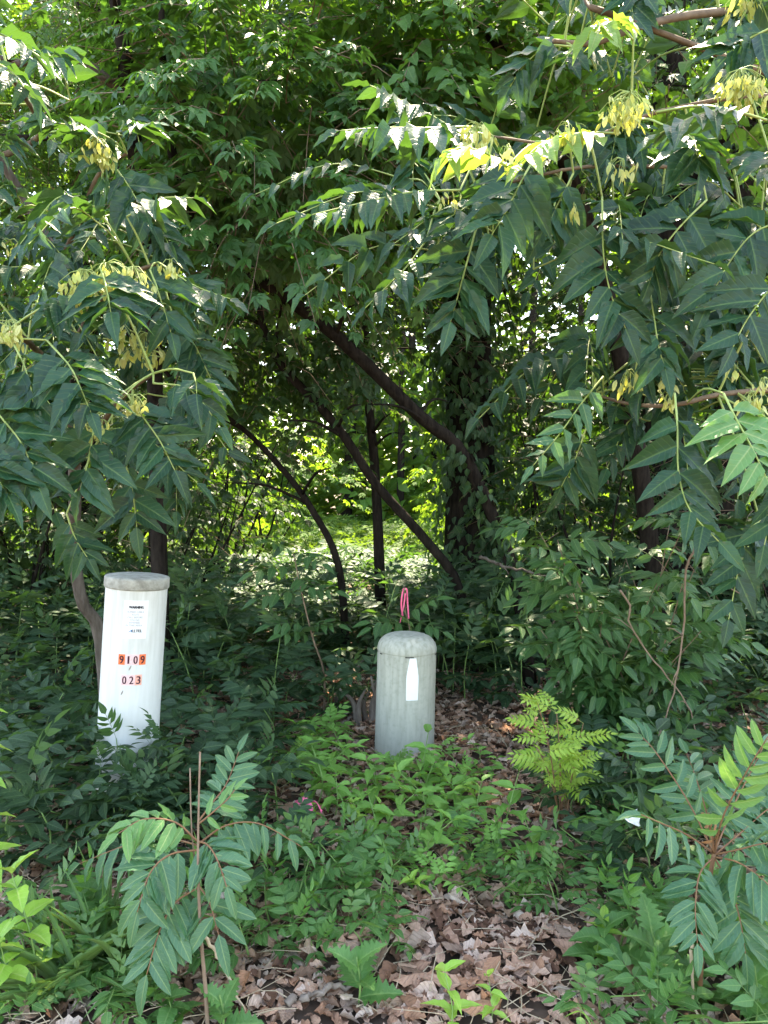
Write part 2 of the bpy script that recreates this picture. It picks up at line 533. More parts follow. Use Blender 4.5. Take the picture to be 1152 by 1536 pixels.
def pinnate_tpl(npairs, shape, rows, half, size, width_angle=62, droop=0.12, seed=0, arch=0.12, term=1.0, stick=0.006, fold=0.14):
    """whole pinnate leaf of unit length"""
    rs = np.random.RandomState(seed)
    parts = []
    pts = [np.array([0, t, 0.12 * t - arch * t * t * 1.6]) for t in np.linspace(0, 0.86, 6)]
    for a, b in zip(pts[:-1], pts[1:]):
        parts.append((stick_tpl(a, b, stick), np.eye(3), np.zeros(3), 0.5))
    cv = curve(pts, 40)
    for i in range(npairs):
        t = 0.26 + 0.6 * (i + 0.3 * rs.rand()) / max(npairs, 1)
        k = min(38, int(t / 0.86 * 39))
        p, T = cv[k], nrm(cv[k + 1] - cv[k])
        for sd in (-1, 1):
            a = math.radians(width_angle * (1 - 0.3 * i / npairs) + rs.uniform(-7, 7))
            S = nrm(np.cross(T, UP))
            d = S * sd * math.sin(a) + T * math.cos(a)
            d[2] -= droop * rs.uniform(0.3, 1.6)
            n = UP + rs.normal(0, 0.2, 3) + S * sd * 0.2
            sz = size * (0.82 + 0.3 * math.sin(math.pi * min(1, 0.25 + i / npairs))) * rs.uniform(0.88, 1.1)
            parts.append((leaf_tpl(shape, rows, half, fold, 0.14, seed=seed + i), frame(d, n) * sz, p, rs.rand()))
    d = nrm(cv[-1] - cv[-2])
    d[2] -= droop
    parts.append((leaf_tpl(shape, rows, half, fold, 0.14), frame(d, UP) * size * term, cv[-1], rs.rand()))
    return merge_tpl(parts)


def palmate_tpl(k, shape, rows, half, size, tooth=0.0, spread=125, droop=0.2, seed=0, stalk=0.3):
    rs = np.random.RandomState(seed)
    c = np.array([0, stalk, 0.02])
    parts = [(stick_tpl(np.zeros(3), c, 0.006), np.eye(3), np.zeros(3), 0.5)]
    for i in range(k):
        a = math.radians((i / (k - 1) - 0.5) * spread)
        d = np.array([math.sin(a), math.cos(a), -droop * rs.uniform(0.5, 1.5)])
        sz = size * (1.0 - 0.4 * abs(i / (k - 1) - 0.5) * 2) * rs.uniform(0.9, 1.1)
        parts.append((leaf_tpl(shape, rows, half, 0.18, 0.16, tooth=tooth, seed=seed + i), frame(d, UP + rs.normal(0, 0.12, 3)) * sz, c, rs.rand()))
    return merge_tpl(parts)


# lance leaflets: hero versions (about 40 triangles) and light ones
T_LANCE = [leaf_tpl('lance', 7, 2, 0.10 + 0.1 * k, 0.1 + 0.07 * k, wave=0.22, twist=(-0.5, 0.3, 0.0, 0.6)[k], asym=0.1 * (-1) ** k, seed=k) for k in range(4)]
T_BLUNT = [leaf_tpl('blunt', 7, 2, 0.12 + 0.1 * k, 0.12 + 0.08 * k, wave=0.15, twist=(-0.4, 0.3, 0.1)[k], seed=k) for k in range(3)]
T_LANCE_LO = leaf_tpl('lance', 5, 1, 0.16, 0.18)
_mesh_cache = {}


def tpl_mesh(name, tpl, mat, key):
    k = (name, key, mat.name)
    if k not in _mesh_cache:
        _mesh_cache[k] = MB().raw(tpl[0], tpl[1], tpl[2], tpl[3]).mesh(name, mat)
    return _mesh_cache[k]


def frond_geo(cv, N, npairs, L, spread=62, droop=0.35, start=0.2, rs=None, jit=0.24, tiptaper=0.35, term=True):
    """leaflet frames of a pinnate frond along the curve cv; returns M (n,3,3), t (n,3)"""
    rs = rs or rng
    n = len(cv)
    Ms, ts = [], []
    N = nrm(N)
    for i in range(npairs):
        t = start + (0.97 - start) * (i + 0.2) / npairs
        for sd in (-1, 1):
            tt = min(0.995, t + rs.uniform(-0.02, 0.02))
            k = min(n - 2, int(tt * (n - 1)))
            fr = tt * (n - 1) - k
            p = cv[k] * (1 - fr) + cv[k + 1] * fr
            T = nrm(cv[k + 1] - cv[k])
            S = nrm(np.cross(T, N))
            nn = np.cross(S, T)
            a = math.radians(spread * (1 - 0.35 * t) + rs.uniform(-14, 14))
            d = S * sd * math.sin(a) + T * math.cos(a)
            d[2] -= droop * rs.uniform(0.6, 1.4)
            x = nn + S * sd * 0.25 + rs.normal(0, jit, 3)
            sz = L * (1 - tiptaper * max(0, t - 0.45) / 0.55) * (0.78 + 0.22 * min(1, t / 0.35)) * rs.uniform(0.78, 1.14)
            Ms.append(frame(d, x) * sz)
            ts.append(p)
    if term:
        d = nrm(cv[-1] - cv[-2])
        d = d + np.array([0, 0, -droop * 0.6])
        Ms.append(frame(d, N + rs.normal(0, jit, 3)) * L * (1 - tiptaper) * rs.uniform(0.9, 1.05))
        ts.append(cv[-1])
    return np.array(Ms), np.array(ts)


def frond_objects(tree, cv, N, npairs, L, mat, tpls=None, rad=0.0035, stalk=None, name='frond', **kw):
    """a frond as a part (its stalk) with each leaflet a sub-part"""
    tpls = tpls or T_LANCE
    fo = MB().tube(cv, np.linspace(rad, rad * 0.45, len(cv)), 5).build(name, stalk or M_RACH, tree, cv[0])
    Ms, ts = frond_geo(cv, N, npairs, L, **kw)
    for i in range(len(Ms)):
        k = rng.randint(len(tpls))
        inst('leaflet', tpl_mesh('leaflet', tpls[k], mat, (id(tpls), k)), fo, Ms[i], ts[i])
    return fo, len(Ms)


def crown_sprays(c, r, ns, nl, size, rs, lmin=0.3, lmax=0.7, inner=0.45, droop=0.35, tilt=0.5, cut=None, flat=0.45):
    """leaf frames of sprays spread through an ellipsoid; returns M, t, rnd and the twig lines"""
    c, r = np.asarray(c, float), np.asarray(r, float)
    dr = nrm(rs.normal(size=(ns, 3)))
    rad = inner + (1 - inner) * rs.rand(ns) ** 0.6
    # lumpy outline
    lump = 1 + 0.18 * np.sin(dr[:, 0] * 7 + 1) * np.cos(dr[:, 1] * 6) + 0.12 * np.sin(dr[:, 2] * 9)
    o = c + dr * r * (rad * lump)[:, None]
    if cut is not None:
        keep = cut(o)
        o, dr = o[keep], dr[keep]
        ns = len(o)
    sd = dr * np.array([1, 1, flat]) + rs.normal(0, 0.35, (ns, 3))
    sd[:, 2] -= 0.1
    sd = nrm(sd)
    ln = rs.uniform(lmin, lmax, ns)
    t = (np.arange(nl) + 0.5) / nl
    dropz = ln * droop
    pos = o[:, None] + sd[:, None] * (ln[:, None] * t)[..., None]
    pos[..., 2] -= dropz[:, None] * t ** 2
    S = nrm(np.cross(sd, UP))
    side = np.where(np.arange(nl) % 2, 1.0, -1.0)
    d = S[:, None] * side[None, :, None] * 0.85 + sd[:, None] * 0.6 + rs.normal(0, 0.22, (ns, nl, 3))
    d[..., 2] -= 0.35
    nn = UP * 0.9 + dr[:, None] * tilt + rs.normal(0, 0.25, (ns, nl, 3))
    sz = size * rs.uniform(0.75, 1.25, (ns, nl)) * (1 - 0.25 * t)[None]
    M = frame(d.reshape(-1, 3), nn.reshape(-1, 3)) * sz.reshape(-1)[:, None, None]
    rnd = np.clip(rs.rand(ns)[:, None] * 0.7 + rs.rand(ns, nl) * 0.3, 0, 1).reshape(-1)
    ends = o + sd * ln[:, None]
    ends[:, 2] -= dropz
    return M, pos.reshape(-1, 3), rnd, np.stack([o, o * 0.5 + ends * 0.5 + UP * (dropz * 0.25)[:, None], ends], 1)


def twigs_into(b, lines, r=0.004, mat=1, every=1):
    for ln in lines[::every]:
        b.tube(ln, [r, r * 0.4], 3, mat=mat, cap=False)


# ------------------------------------------------------------------ ground
gx = np.concatenate([[-400, -120, -40, -15], np.linspace(-7, 7, 90), [15, 40, 120, 400]])
gy = np.concatenate([[-400, -120, -30, -8], np.linspace(0, 14, 90), [20, 40, 120, 500]])
X, Yg = np.meshgrid(gx, gy)
Z = hz(X, Yg)
nx, ny = len(gx), len(gy)
ii, jj = np.meshgrid(np.arange(ny - 1), np.arange(nx - 1), indexing='ij')
q = np.stack([ii * nx + jj, ii * nx + jj + 1, (ii + 1) * nx + jj + 1, (ii + 1) * nx + jj], -1).reshape(-1, 4)
M_SOIL = plain('forest_soil', (0.045, 0.03, 0.02), (0.14, 0.095, 0.07), 6, 0.95, 0.8, detail=9)
ground = MB().raw(np.stack([X, Yg, Z], -1).reshape(-1, 3), np.vstack([q[:, [0, 1, 2]], q[:, [0, 2, 3]]])).build('ground', M_SOIL)
tag(ground, 'forest floor of brown soil under dead leaves and seedlings', kind='structure')

# dead leaves: 300 large ones as parts, the rest one part of the ground
DEAD = []
for k in range(5):
    V, Fd, UVd, Rd = leaf_tpl(('broad', 'ovate', 'ellip', 'broad', 'lance')[k], 7, 2, (0.35, 0.2, -0.3, 0.25, 0.6)[k], (0.16, -0.12, 0.2, -0.14, 0.1)[k], wave=0.35, tooth=(0.09, 0.0, 0.05, 0.13, 0)[k], twist=(0.4, -0.5, 0.2, -0.2, 0.6)[k], seed=k + 3)
    V = V.copy()
    V[:, 1] -= 0.5
    V[:, 2] -= V[:, 2].mean()
    DEAD.append((V, Fd, UVd, Rd))
rs = np.random.RandomState(21)


def litter(n, x0, x1, y0, y1, s0, s1, lift):
    x = rs.uniform(x0, x1, n)
    y = rs.uniform(y0, y1, n)
    keep = np.abs(x) < y * 0.6 + 1.5
    x, y = x[keep], y[keep]
    n = len(x)
    a = rs.uniform(0, 2 * math.pi, n)
    d = np.stack([np.cos(a), np.sin(a), rs.normal(0, 0.16, n)], -1)
    nn = UP + rs.normal(0, 0.28, (n, 3))
    s = rs.uniform(s0, s1, n)
    return frame(d, nn) * s[:, None, None], np.stack([x, y, hz(x, y) + rs.uniform(0.006, lift, n)], -1)


lit = MB()
for k in range(5):
    M, t = litter(8200, -4.2, 4.2, 1.4, 5.8, 0.022, 0.08, 0.034)
    lit.many(DEAD[k], M, t)
lo = lit.build('leaf_litter', M_DEAD, ground)
tag(lo, kind='stuff')
# needles and crumbs of twig in the litter
tw = MB()
for _ in range(1600):
    y = rs.uniform(1.8, 4.6)
    x = rs.uniform(-1, 1) * (y * 0.52 + 0.2)
    a, l = rs.uniform(0, 6.28), rs.uniform(0.04, 0.2)
    p = np.array([x, y, float(hz(x, y)) + rs.uniform(0.02, 0.045)])
    d = np.array([math.cos(a), math.sin(a), rs.normal(0, 0.1)]) * l
    tw.tube(np.array([p, p + d * 0.5 + rs.normal(0, 0.006, 3), p + d]), [rs.uniform(0.0012, 0.003), 0.0008], 4, cap=False)
tag(tw.build('twig_litter', M_TWIGP, ground), kind='stuff')
spots = [(750, 1460, 270, 75, 140), (640, 1390, 180, 60, 50), (720, 1100, 80, 35, 32), (520, 1080, 45, 30, 22), (740, 1270, 120, 70, 30), (455, 1290, 45, 80, 18), (400, 1510, 120, 25, 10)]
for (px, py, rx, ry, n) in spots:
    for _ in range(n):
        g = G(px + rs.uniform(-1, 1) * rx, min(1534, py + rs.uniform(-1, 1) * ry))
        a = rs.uniform(0, 6.28)
        d = np.array([math.cos(a), math.sin(a), rs.normal(0, 0.14)])
        k = rs.randint(5)
        inst('dead_leaf', tpl_mesh('dead_leaf', DEAD[k], M_DEAD, k), ground, frame(d, UP + rs.normal(0, 0.16, 3)) * (0.045 + 0.085 * rs.rand() ** 2.2), g + UP * rs.uniform(0.024, 0.045))


# ------------------------------------------------------------------ background: clearing, far woods, trees
rs = np.random.RandomState(33)
T_PIN_LO = pinnate_tpl(3, 'ovate', 3, 1, 0.42, seed=1)
T_PALM_LO = palmate_tpl(5, 'ovate', 3, 1, 0.62, seed=2)
T_OV_LO = leaf_tpl('broad', 4, 1, 0.2, 0.2)


def scatter_leaves(b, tpl, n, x0, x1, y0, y1, hfun, s0, s1, mat=0, wedge=True):
    x = rs.uniform(x0, x1, n)
    y = rs.uniform(y0, y1, n)
    if wedge:
        keep = np.abs(x) < y * 0.6 + 1.2
        x, y = x[keep], y[keep]
    n = len(x)
    h = hfun(x, y) * rs.rand(n) ** 0.6
    a = rs.uniform(0, 2 * math.pi, n)
    d = np.stack([np.cos(a), np.sin(a), rs.normal(0.05, 0.25, n)], -1)
    nn = UP + rs.normal(0, 0.4, (n, 3)) + np.array([0, -0.25, 0])
    b.many(tpl, frame(d, nn) * rs.uniform(s0, s1, n)[:, None, None], np.stack([x, y, hz(x, y) + h], -1), mat=mat)


b = MB()
hf = lambda x, y: 0.35 + 0.3 * (0.5 + 0.5 * np.sin(x * 1.7 + y * 0.9)) * (0.6 + 0.4 * np.cos(y * 1.3 - x))
scatter_leaves(b, T_PIN_LO, 9000, -7, 7, 5.9, 10.5, hf, 0.16, 0.32)
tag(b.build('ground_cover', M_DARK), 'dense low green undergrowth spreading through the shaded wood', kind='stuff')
b = MB()
scatter_leaves(b, T_PIN_LO, 9000, -10, 10, 10.3, 22, hf, 0.22, 0.42)
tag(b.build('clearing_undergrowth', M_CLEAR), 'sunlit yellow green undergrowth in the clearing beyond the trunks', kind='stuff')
b = MB()
n = 78000
x = rs.uniform(-24, 24, n)
y = rs.uniform(27, 36, n)
z = np.where(rs.rand(n) < 0.3, rs.uniform(0.1, 5, n), rs.uniform(0.2, 21, n))
y = np.where(z < 5, rs.uniform(20, 34, n), y)
lump = np.sin(x * 0.9 + z * 0.5) + np.sin(x * 0.37 - z * 0.8 + 2) + np.sin(y * 1.1 + z * 0.6)
keep = (lump > -1.9) | ((z < 1.2) & (y > 20))
x, y, z = x[keep], y[keep], z[keep]
n = len(x)
a = rs.uniform(0, 6.28, n)
d = np.stack([np.cos(a), np.sin(a), rs.normal(-0.2, 0.35, n)], -1)
b.many(T_OV_LO, frame(d, UP + rs.normal(0, 0.5, (n, 3))) * rs.uniform(0.3, 0.55, n)[:, None, None], np.stack([x, y, z], -1))
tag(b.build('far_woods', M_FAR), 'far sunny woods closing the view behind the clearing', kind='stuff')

FOREST = 'forest trees beyond the thicket'


def trunk_tube(pts, rads, sides=10, n=24, wob=0.0):
    cv = curve(pts, n)
    if wob:
        cv = cv + rs.normal(0, wob, cv.shape) * np.linspace(0, 1, n)[:, None]
    return cv, MB().tube(cv, rads, sides)


def forest_tree(px, Y, r, h, label, crown=None, lean=0.0, mat=M_BARK, leaf=M_WOOD, ns=260, nl=9, size=0.2, tpl=None):
    x = P(px, 720, Y)[0]
    base = np.array([x, Y, -0.03])
    t = empty('forest_tree', base)
    tag(t, label, 'tree', FOREST)
    pts = [base, base + [lean * 0.3, 0, h * 0.35], base + [lean * 0.7, 0.1, h * 0.7], base + [lean, 0.1, h]]
    cv, m = trunk_tube(pts, [r * 1.25, r, r * 0.8, r * 0.4], wob=r * 0.15)
    for _ in range(6):
        k = rs.randint(10, 22)
        a = rs.uniform(0, 6.28)
        d = np.array([math.cos(a), math.sin(a), 0.5]) * rs.uniform(0.8, 2.2)
        m.tube(curve([cv[k], cv[k] + d * 0.5 + [0, 0, 0.1], cv[k] + d], 7), [r * 0.4, r * 0.1], 6)
    m.build('trunk', mat, t, base)
    c, rad = crown
    M, p, q_, lines = crown_sprays(c, rad, ns, nl, size, rs, lmin=0.4, lmax=1.0)
    f = MB().many(tpl or T_PALM_LO, M, p, q_)
    twigs_into(f, lines, 0.006, 1, 2)
    tag(f.build('crown', [leaf, M_BARK], t, c), kind='stuff')
    return t


# tall shade trees just behind the thicket
forest_tree(120, 8.2, 0.16, 9, 'dark forest tree standing behind the leaning white pedestal', ((-3.0, 7.6, 5.6), (2.6, 1.9, 3.4)), 0.2, ns=420)
forest_tree(-260, 7.0, 0.15, 8, 'forest tree at the edge of the wood left of the white pedestal', ((-4.6, 6.2, 4.2), (2.2, 2.2, 3.4)), 0.2, ns=300)
forest_tree(1430, 7.0, 0.15, 8, 'forest tree at the edge of the wood right of the dark twin trunk', ((4.9, 6.4, 4.4), (2.2, 2.2, 3.4)), -0.2, ns=300)
forest_tree(990, 6.9, 0.17, 8, 'thick dark trunk behind the bare hanging vine', ((2.7, 6.8, 5.3), (2.3, 1.7, 3.2)), 0.1, ns=420)
forest_tree(1068, 7.3, 0.12, 8, 'slimmer dark trunk beside the thick one behind the bare vine', ((3.6, 8.4, 5.6), (1.6, 1.4, 2.6)), 0.5, ns=160)
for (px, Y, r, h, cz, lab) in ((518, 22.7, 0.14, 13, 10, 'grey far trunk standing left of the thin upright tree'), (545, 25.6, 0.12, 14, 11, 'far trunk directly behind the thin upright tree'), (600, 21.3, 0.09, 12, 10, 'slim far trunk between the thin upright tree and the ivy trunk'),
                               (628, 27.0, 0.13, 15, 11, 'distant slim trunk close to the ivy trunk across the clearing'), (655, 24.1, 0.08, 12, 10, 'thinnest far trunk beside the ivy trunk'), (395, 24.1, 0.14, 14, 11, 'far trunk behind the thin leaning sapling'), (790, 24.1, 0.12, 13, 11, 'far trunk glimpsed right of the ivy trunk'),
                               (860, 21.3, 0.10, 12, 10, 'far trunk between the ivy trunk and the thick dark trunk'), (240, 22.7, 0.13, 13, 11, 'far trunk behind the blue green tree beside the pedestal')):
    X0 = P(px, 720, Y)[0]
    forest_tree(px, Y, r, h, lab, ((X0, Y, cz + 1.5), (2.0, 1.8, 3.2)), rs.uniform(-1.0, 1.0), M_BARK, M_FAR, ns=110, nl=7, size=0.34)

# big ivy-covered trunk
base = np.array([P(706, 720, 7.6)[0], 7.6, -0.05])
ivy = empty('ivy_covered_tree', base)
tag(ivy, 'big dark trunk cloaked in ivy behind the grey domed pedestal', 'tree')
cv, m = trunk_tube([base, base + [0, 0, 1.5], base + [-0.03, 0, 3.2], base + [0.1, 0.2, 6.5], base + [0.2, 0.3, 9.5]], [0.3, 0.24, 0.22, 0.18, 0.08], 14, 40)
for k in range(9):
    i = rs.randint(16, 36)
    a = rs.uniform(0, 6.28)
    d = np.array([math.cos(a), math.sin(a) - 0.3, 0.35]) * rs.uniform(1.2, 2.6)
    m.tube(curve([cv[i], cv[i] + d * 0.5 + [0, 0, 0.15], cv[i] + d], 8), [0.08, 0.02], 6)
m.build('trunk', M_BARK, ivy, base)
T_IVY = leaf_tpl('broad', 5, 1, 0.15, 0.2)
n = 1500
k = rs.randint(0, 22, n)
a = rs.uniform(0, 6.28, n)
out = np.stack([np.cos(a), np.sin(a), np.zeros(n)], -1)
rr = 0.27 + rs.rand(n) ** 2 * 0.22
fm = MB().many(T_IVY, frame(np.stack([rs.normal(0, 0.5, n), rs.normal(0, 0.3, n), -np.ones(n)], -1) + out * 0.4, out + UP * 0.5 + rs.normal(0, 0.2, (n, 3))) * rs.uniform(0.07, 0.13, n)[:, None, None], cv[k] + out * rr[:, None] + UP[None] * rs.uniform(0.25, 0.5, n)[:, None])
tag(fm.build('ivy_foliage', M_DARK, ivy, base), kind='stuff')
M, p, q_, lines = crown_sprays((0.3, 7.6, 6.2), (3.4, 2.0, 3.3), 900, 10, 0.2, rs, lmin=0.4, lmax=1.0)
f = MB().many(T_PALM_LO, M, p, q_)
twigs_into(f, lines, 0.006, 1, 2)
tag(f.build('crown', [M_WOOD, M_BARK], ivy, base), kind='stuff')

# understory sapling foliage that veils the clearing
T_PALM = [palmate_tpl(5, 'ovate', 6, 1, 0.62, tooth=0.07, spread=165, seed=3), pinnate_tpl(2, 'ovate', 6, 1, 0.5, 66, 0.2, seed=6)]
T_PALM3 = palmate_tpl(3, 'broad', 7, 1, 0.6, tooth=0.2, spread=100, seed=5)


def thin_tree(name, label, pts, rads, c, rad, ns, nl, size, leaf, tpl, bark=M_BARK, **kw):
    base = np.asarray(pts[0])
    t = empty(name, base)
    tag(t, label, 'tree')
    cv, m = trunk_tube(pts, rads, 9, 30)
    for k in range(5):
        i = rs.randint(10, 28)
        a = rs.uniform(0, 6.28)
        d = np.array([math.cos(a), math.sin(a), 0.25]) * rs.uniform(0.4, 1.0)
        m.tube(curve([cv[i], cv[i] + d * 0.5 + [0, 0, 0.06], cv[i] + d], 7), [0.016, 0.004], 5)
    m.build('trunk', bark, t, base)
    f = MB()
    cs = c if isinstance(c, list) else [(c, rad, ns)]
    for (cc, rr_, nn_) in cs:
        M, p, q_, lines = crown_sprays(cc, rr_, nn_, nl, size, rs, **kw)
        f.many(tpl, M, p, q_)
        twigs_into(f, lines, 0.004, 1)
    tag(f.build('crown', [leaf, M_TWIG], t, cc), kind='stuff')
    return t


def pxs(*a):
    return [P(*q) for q in a]


def gp(px, Y):
    x = P(px, 720, Y)[0]
    return np.array([x, Y, float(hz(x, Y)) - 0.04])


thin_tree('young_tree', 'thin upright young tree rising from undergrowth left of the ivy trunk', [gp(572, 7.0)] + pxs((568, 820, 7.0), (562, 700, 7.0), (553, 600, 7.0), (548, 480, 7.0), (552, 300, 7.0), (540, 60, 7.0)), [0.055, 0.045, 0.04, 0.03, 0.015],
          [(P(520, 420, 7.2), (1.4, 0.8, 1.0), 110), (P(600, 560, 7.4), (0.9, 0.7, 0.6), 50)], None, 0, 8, 0.17, M_WOOD, T_PALM_LO)
thin_tree('leaning_sapling', 'thin dark sapling leaning left behind the leaning white pedestal', [gp(520, 6.2)] + pxs((508, 850, 6.2), (465, 760, 6.1), (420, 700, 6.0), (360, 640, 5.9), (250, 560, 5.7), (150, 430, 5.5)), [0.034, 0.028, 0.023, 0.016, 0.01],
          [(P(380, 600, 6.0), (0.9, 0.7, 0.6), 50), (P(200, 420, 5.8), (1.2, 0.8, 0.9), 90)], None, 0, 8, 0.15, M_WOOD, T_PALM_LO)

def bush(label, px, Y, w, h, ns, leaf, tpl, size, nl=8):
    base = gp(px, Y)
    o = empty('understory_bush', base)
    tag(o, label, 'bush', 'understory bushes in the wood')
    m = MB()
    for k in range(7):
        top = base + [rs.normal(0, w * 0.5), rs.normal(0, 0.3), h * rs.uniform(0.5, 0.95)]
        m.tube(curve([base + [rs.normal(0, 0.06), rs.normal(0, 0.06), 0], (base + top) / 2 + rs.normal(0, 0.1, 3), top], 10), [0.02, 0.005], 6)
    m.build('stem', M_BARK, o, base)
    M, p, q_, lines = crown_sprays(base + UP * h * 0.52, (w, 0.6, h * 0.5), ns, nl, size, rs, inner=0.1)
    f = MB().many(tpl, M, p, q_)
    twigs_into(f, lines, 0.004, 1, 2)
    tag(f.build('foliage', [leaf, M_TWIG], o, base), kind='stuff')


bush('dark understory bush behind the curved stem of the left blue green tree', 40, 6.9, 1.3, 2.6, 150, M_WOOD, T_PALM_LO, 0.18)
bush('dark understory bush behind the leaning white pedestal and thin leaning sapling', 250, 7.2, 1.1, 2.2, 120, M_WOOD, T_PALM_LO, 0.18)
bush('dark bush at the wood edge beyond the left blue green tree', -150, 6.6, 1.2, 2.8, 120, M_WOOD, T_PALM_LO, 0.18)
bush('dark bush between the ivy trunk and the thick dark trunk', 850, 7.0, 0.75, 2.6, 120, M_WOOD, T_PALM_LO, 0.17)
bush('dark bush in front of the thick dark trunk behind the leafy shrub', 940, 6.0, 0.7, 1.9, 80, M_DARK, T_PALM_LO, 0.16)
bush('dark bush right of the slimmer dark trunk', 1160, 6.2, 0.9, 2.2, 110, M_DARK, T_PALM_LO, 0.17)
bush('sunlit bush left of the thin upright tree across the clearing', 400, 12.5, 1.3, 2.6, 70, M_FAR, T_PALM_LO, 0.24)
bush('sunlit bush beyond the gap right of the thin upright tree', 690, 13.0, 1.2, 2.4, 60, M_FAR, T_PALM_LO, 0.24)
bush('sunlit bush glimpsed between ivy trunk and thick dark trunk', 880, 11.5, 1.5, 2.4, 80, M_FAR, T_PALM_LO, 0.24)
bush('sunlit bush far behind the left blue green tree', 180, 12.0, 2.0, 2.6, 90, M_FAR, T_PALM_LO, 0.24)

bush('tall dark bush closing the wood behind the white pedestal', 130, 8.4, 1.6, 4.2, 200, M_WOOD, T_PALM_LO, 0.22)
bush('tall dark bush behind the thin leaning sapling', 330, 9.2, 0.8, 3.6, 90, M_WOOD, T_PALM_LO, 0.22)
bush('tall dark bush right behind the ivy trunk', 800, 8.8, 0.9, 4.6, 230, M_WOOD, T_PALM_LO, 0.22)
bush('tall dark bush behind the thick dark trunk', 1010, 8.4, 1.3, 4.6, 240, M_WOOD, T_PALM_LO, 0.22)
bush('tall dark bush beyond the slimmer dark trunk', 1230, 8.0, 1.4, 4.2, 160, M_WOOD, T_PALM_LO, 0.22)

# two leaning trunks that carry the vine-hung crown
tA = thin_tree('leaning_tree', 'dark leaning trunk arching up left from right of the ivy trunk, crown hung with vines',
               [gp(800, 5.4)] + pxs((776, 880, 5.4), (741, 780, 5.4), (690, 675, 5.3), (630, 625, 5.2), (500, 500, 5.0), (380, 410, 4.8), (290, 320, 4.7), (250, 180, 4.6), (240, -60, 4.6)), [0.05, 0.046, 0.044, 0.042, 0.034, 0.015],
               [(P(375, 230, 4.3), (0.62, 0.5, 0.8), 170), (P(400, 50, 4.6), (0.9, 0.6, 0.7), 150), (P(540, 330, 5.4), (0.5, 0.4, 0.3), 25)], None, 0, 10, 0.185, M_VINE, T_PALM[0], lmin=0.35, lmax=0.8, droop=0.38, tilt=0.35, flat=0.2)
tB = thin_tree('leaning_tree', 'lower leaning trunk curving up left from behind the pink ribbon',
               [gp(712, 5.8)] + pxs((690, 885, 5.8), (640, 812, 5.75), (565, 728, 5.7), (520, 660, 5.6), (480, 610, 5.6), (420, 545, 5.5), (390, 470, 5.4), (380, 330, 5.4), (330, 100, 5.3)), [0.036, 0.036, 0.034, 0.032, 0.024, 0.012],
               [(P(400, 480, 6.0), (1.0, 0.6, 0.6), 90), (P(500, 130, 6.0), (1.6, 0.8, 1.2), 220)], None, 0, 8, 0.18, M_WOOD, T_PALM[1], lmin=0.25, lmax=0.55, droop=0.5, tilt=0.7)
cvA = curve([gp(800, 5.4)] + pxs((776, 880, 5.4), (741, 780, 5.4), (690, 675, 5.3), (650, 645, 5.25)), 60)
n = 200
k = rs.randint(0, 48, n)
out = nrm(rs.normal(size=(n, 3)) + [0, -0.5, 0.1])
fm = MB().many(T_IVY, frame(np.stack([rs.normal(0, 0.5, n), rs.normal(0, 0.3, n), -np.ones(n)], -1), out + UP * 0.4) * rs.uniform(0.05, 0.1, n)[:, None, None], cvA[k] + out * rs.uniform(0.04, 0.13, n)[:, None])
tag(fm.build('vine_foliage', M_DARK, tA, gp(800, 5.4)), kind='stuff')
tag(tA, group='leaning trunks under the vine-hung crown')
tag(tB, group='leaning trunks under the vine-hung crown')

# upper-left tree with bright leaves
tC = thin_tree('light_leaved_tree', 'light green tree with a bare forking stem above the leaning white pedestal', [gp(240, 5.2)] + pxs((235, 700, 5.2), (225, 400, 4.7), (192, 155, 4.3), (188, 90, 4.25), (172, 0, 4.2), (160, -150, 4.2)), [0.06, 0.05, 0.045, 0.035, 0.02],
               [(P(60, 60, 5.4), (1.3, 0.8, 0.9), 200), (P(230, 60, 5.6), (0.8, 0.6, 0.7), 120), (P(70, 280, 5.8), (1.1, 0.6, 0.8), 110)], None, 0, 8, 0.15, M_TREE, T_PIN_LO, lmin=0.3, lmax=0.7)
MB().tube(curve(pxs((190, 150, 4.3), (165, 122, 4.25), (110, 85, 4.2), (70, 80, 4.2), (20, 95, 4.2), (-60, 60, 4.2)), 14), [0.03, 0.02], 7).build('branch', M_BARKG, tC, P(190, 150, 4.3))
MB().tube(curve(pxs((205, 230, 5.1), (150, 130, 4.9), (120, 200, 4.8), (0, 205, 4.7), (-60, 200, 4.7)), 14), [0.022, 0.014], 7).build('branch', M_BARK, tC, P(205, 230, 5.1))
# shrubby tree top centre, simple leaves
T_SIMPLE = leaf_tpl('broad', 6, 1, 0.16, 0.2, wave=0.2)
tD = thin_tree('broad_leaved_tree', 'broad leaved green tree leaning in above the right hand blue green fronds', [gp(1000, 5.6)] + pxs((960, 700, 5.5), (900, 400, 5.2), (820, 180, 4.8), (740, 60, 4.5), (640, -40, 4.4)), [0.07, 0.06, 0.05, 0.03, 0.012],
               [(P(650, 90, 4.5), (0.55, 0.5, 0.5), 130), (P(770, 60, 4.7), (0.6, 0.5, 0.5), 110), (P(1000, 60, 4.4), (0.8, 0.5, 0.55), 90)], None, 0, 9, 0.115, M_TREE, T_SIMPLE, lmin=0.25, lmax=0.5)

# ------------------------------------------------------------------ blue-green trees with long fronds and winged seeds
rs = np.random.RandomState(5)


def samara_tpl():
    V, F, U, R = leaf_tpl('narrow', 5, 1, 0.1, 0.05, twist=1.8)
    return V * np.array([1.3, 1, 1]), F, U, R


T_SAM = samara_tpl()


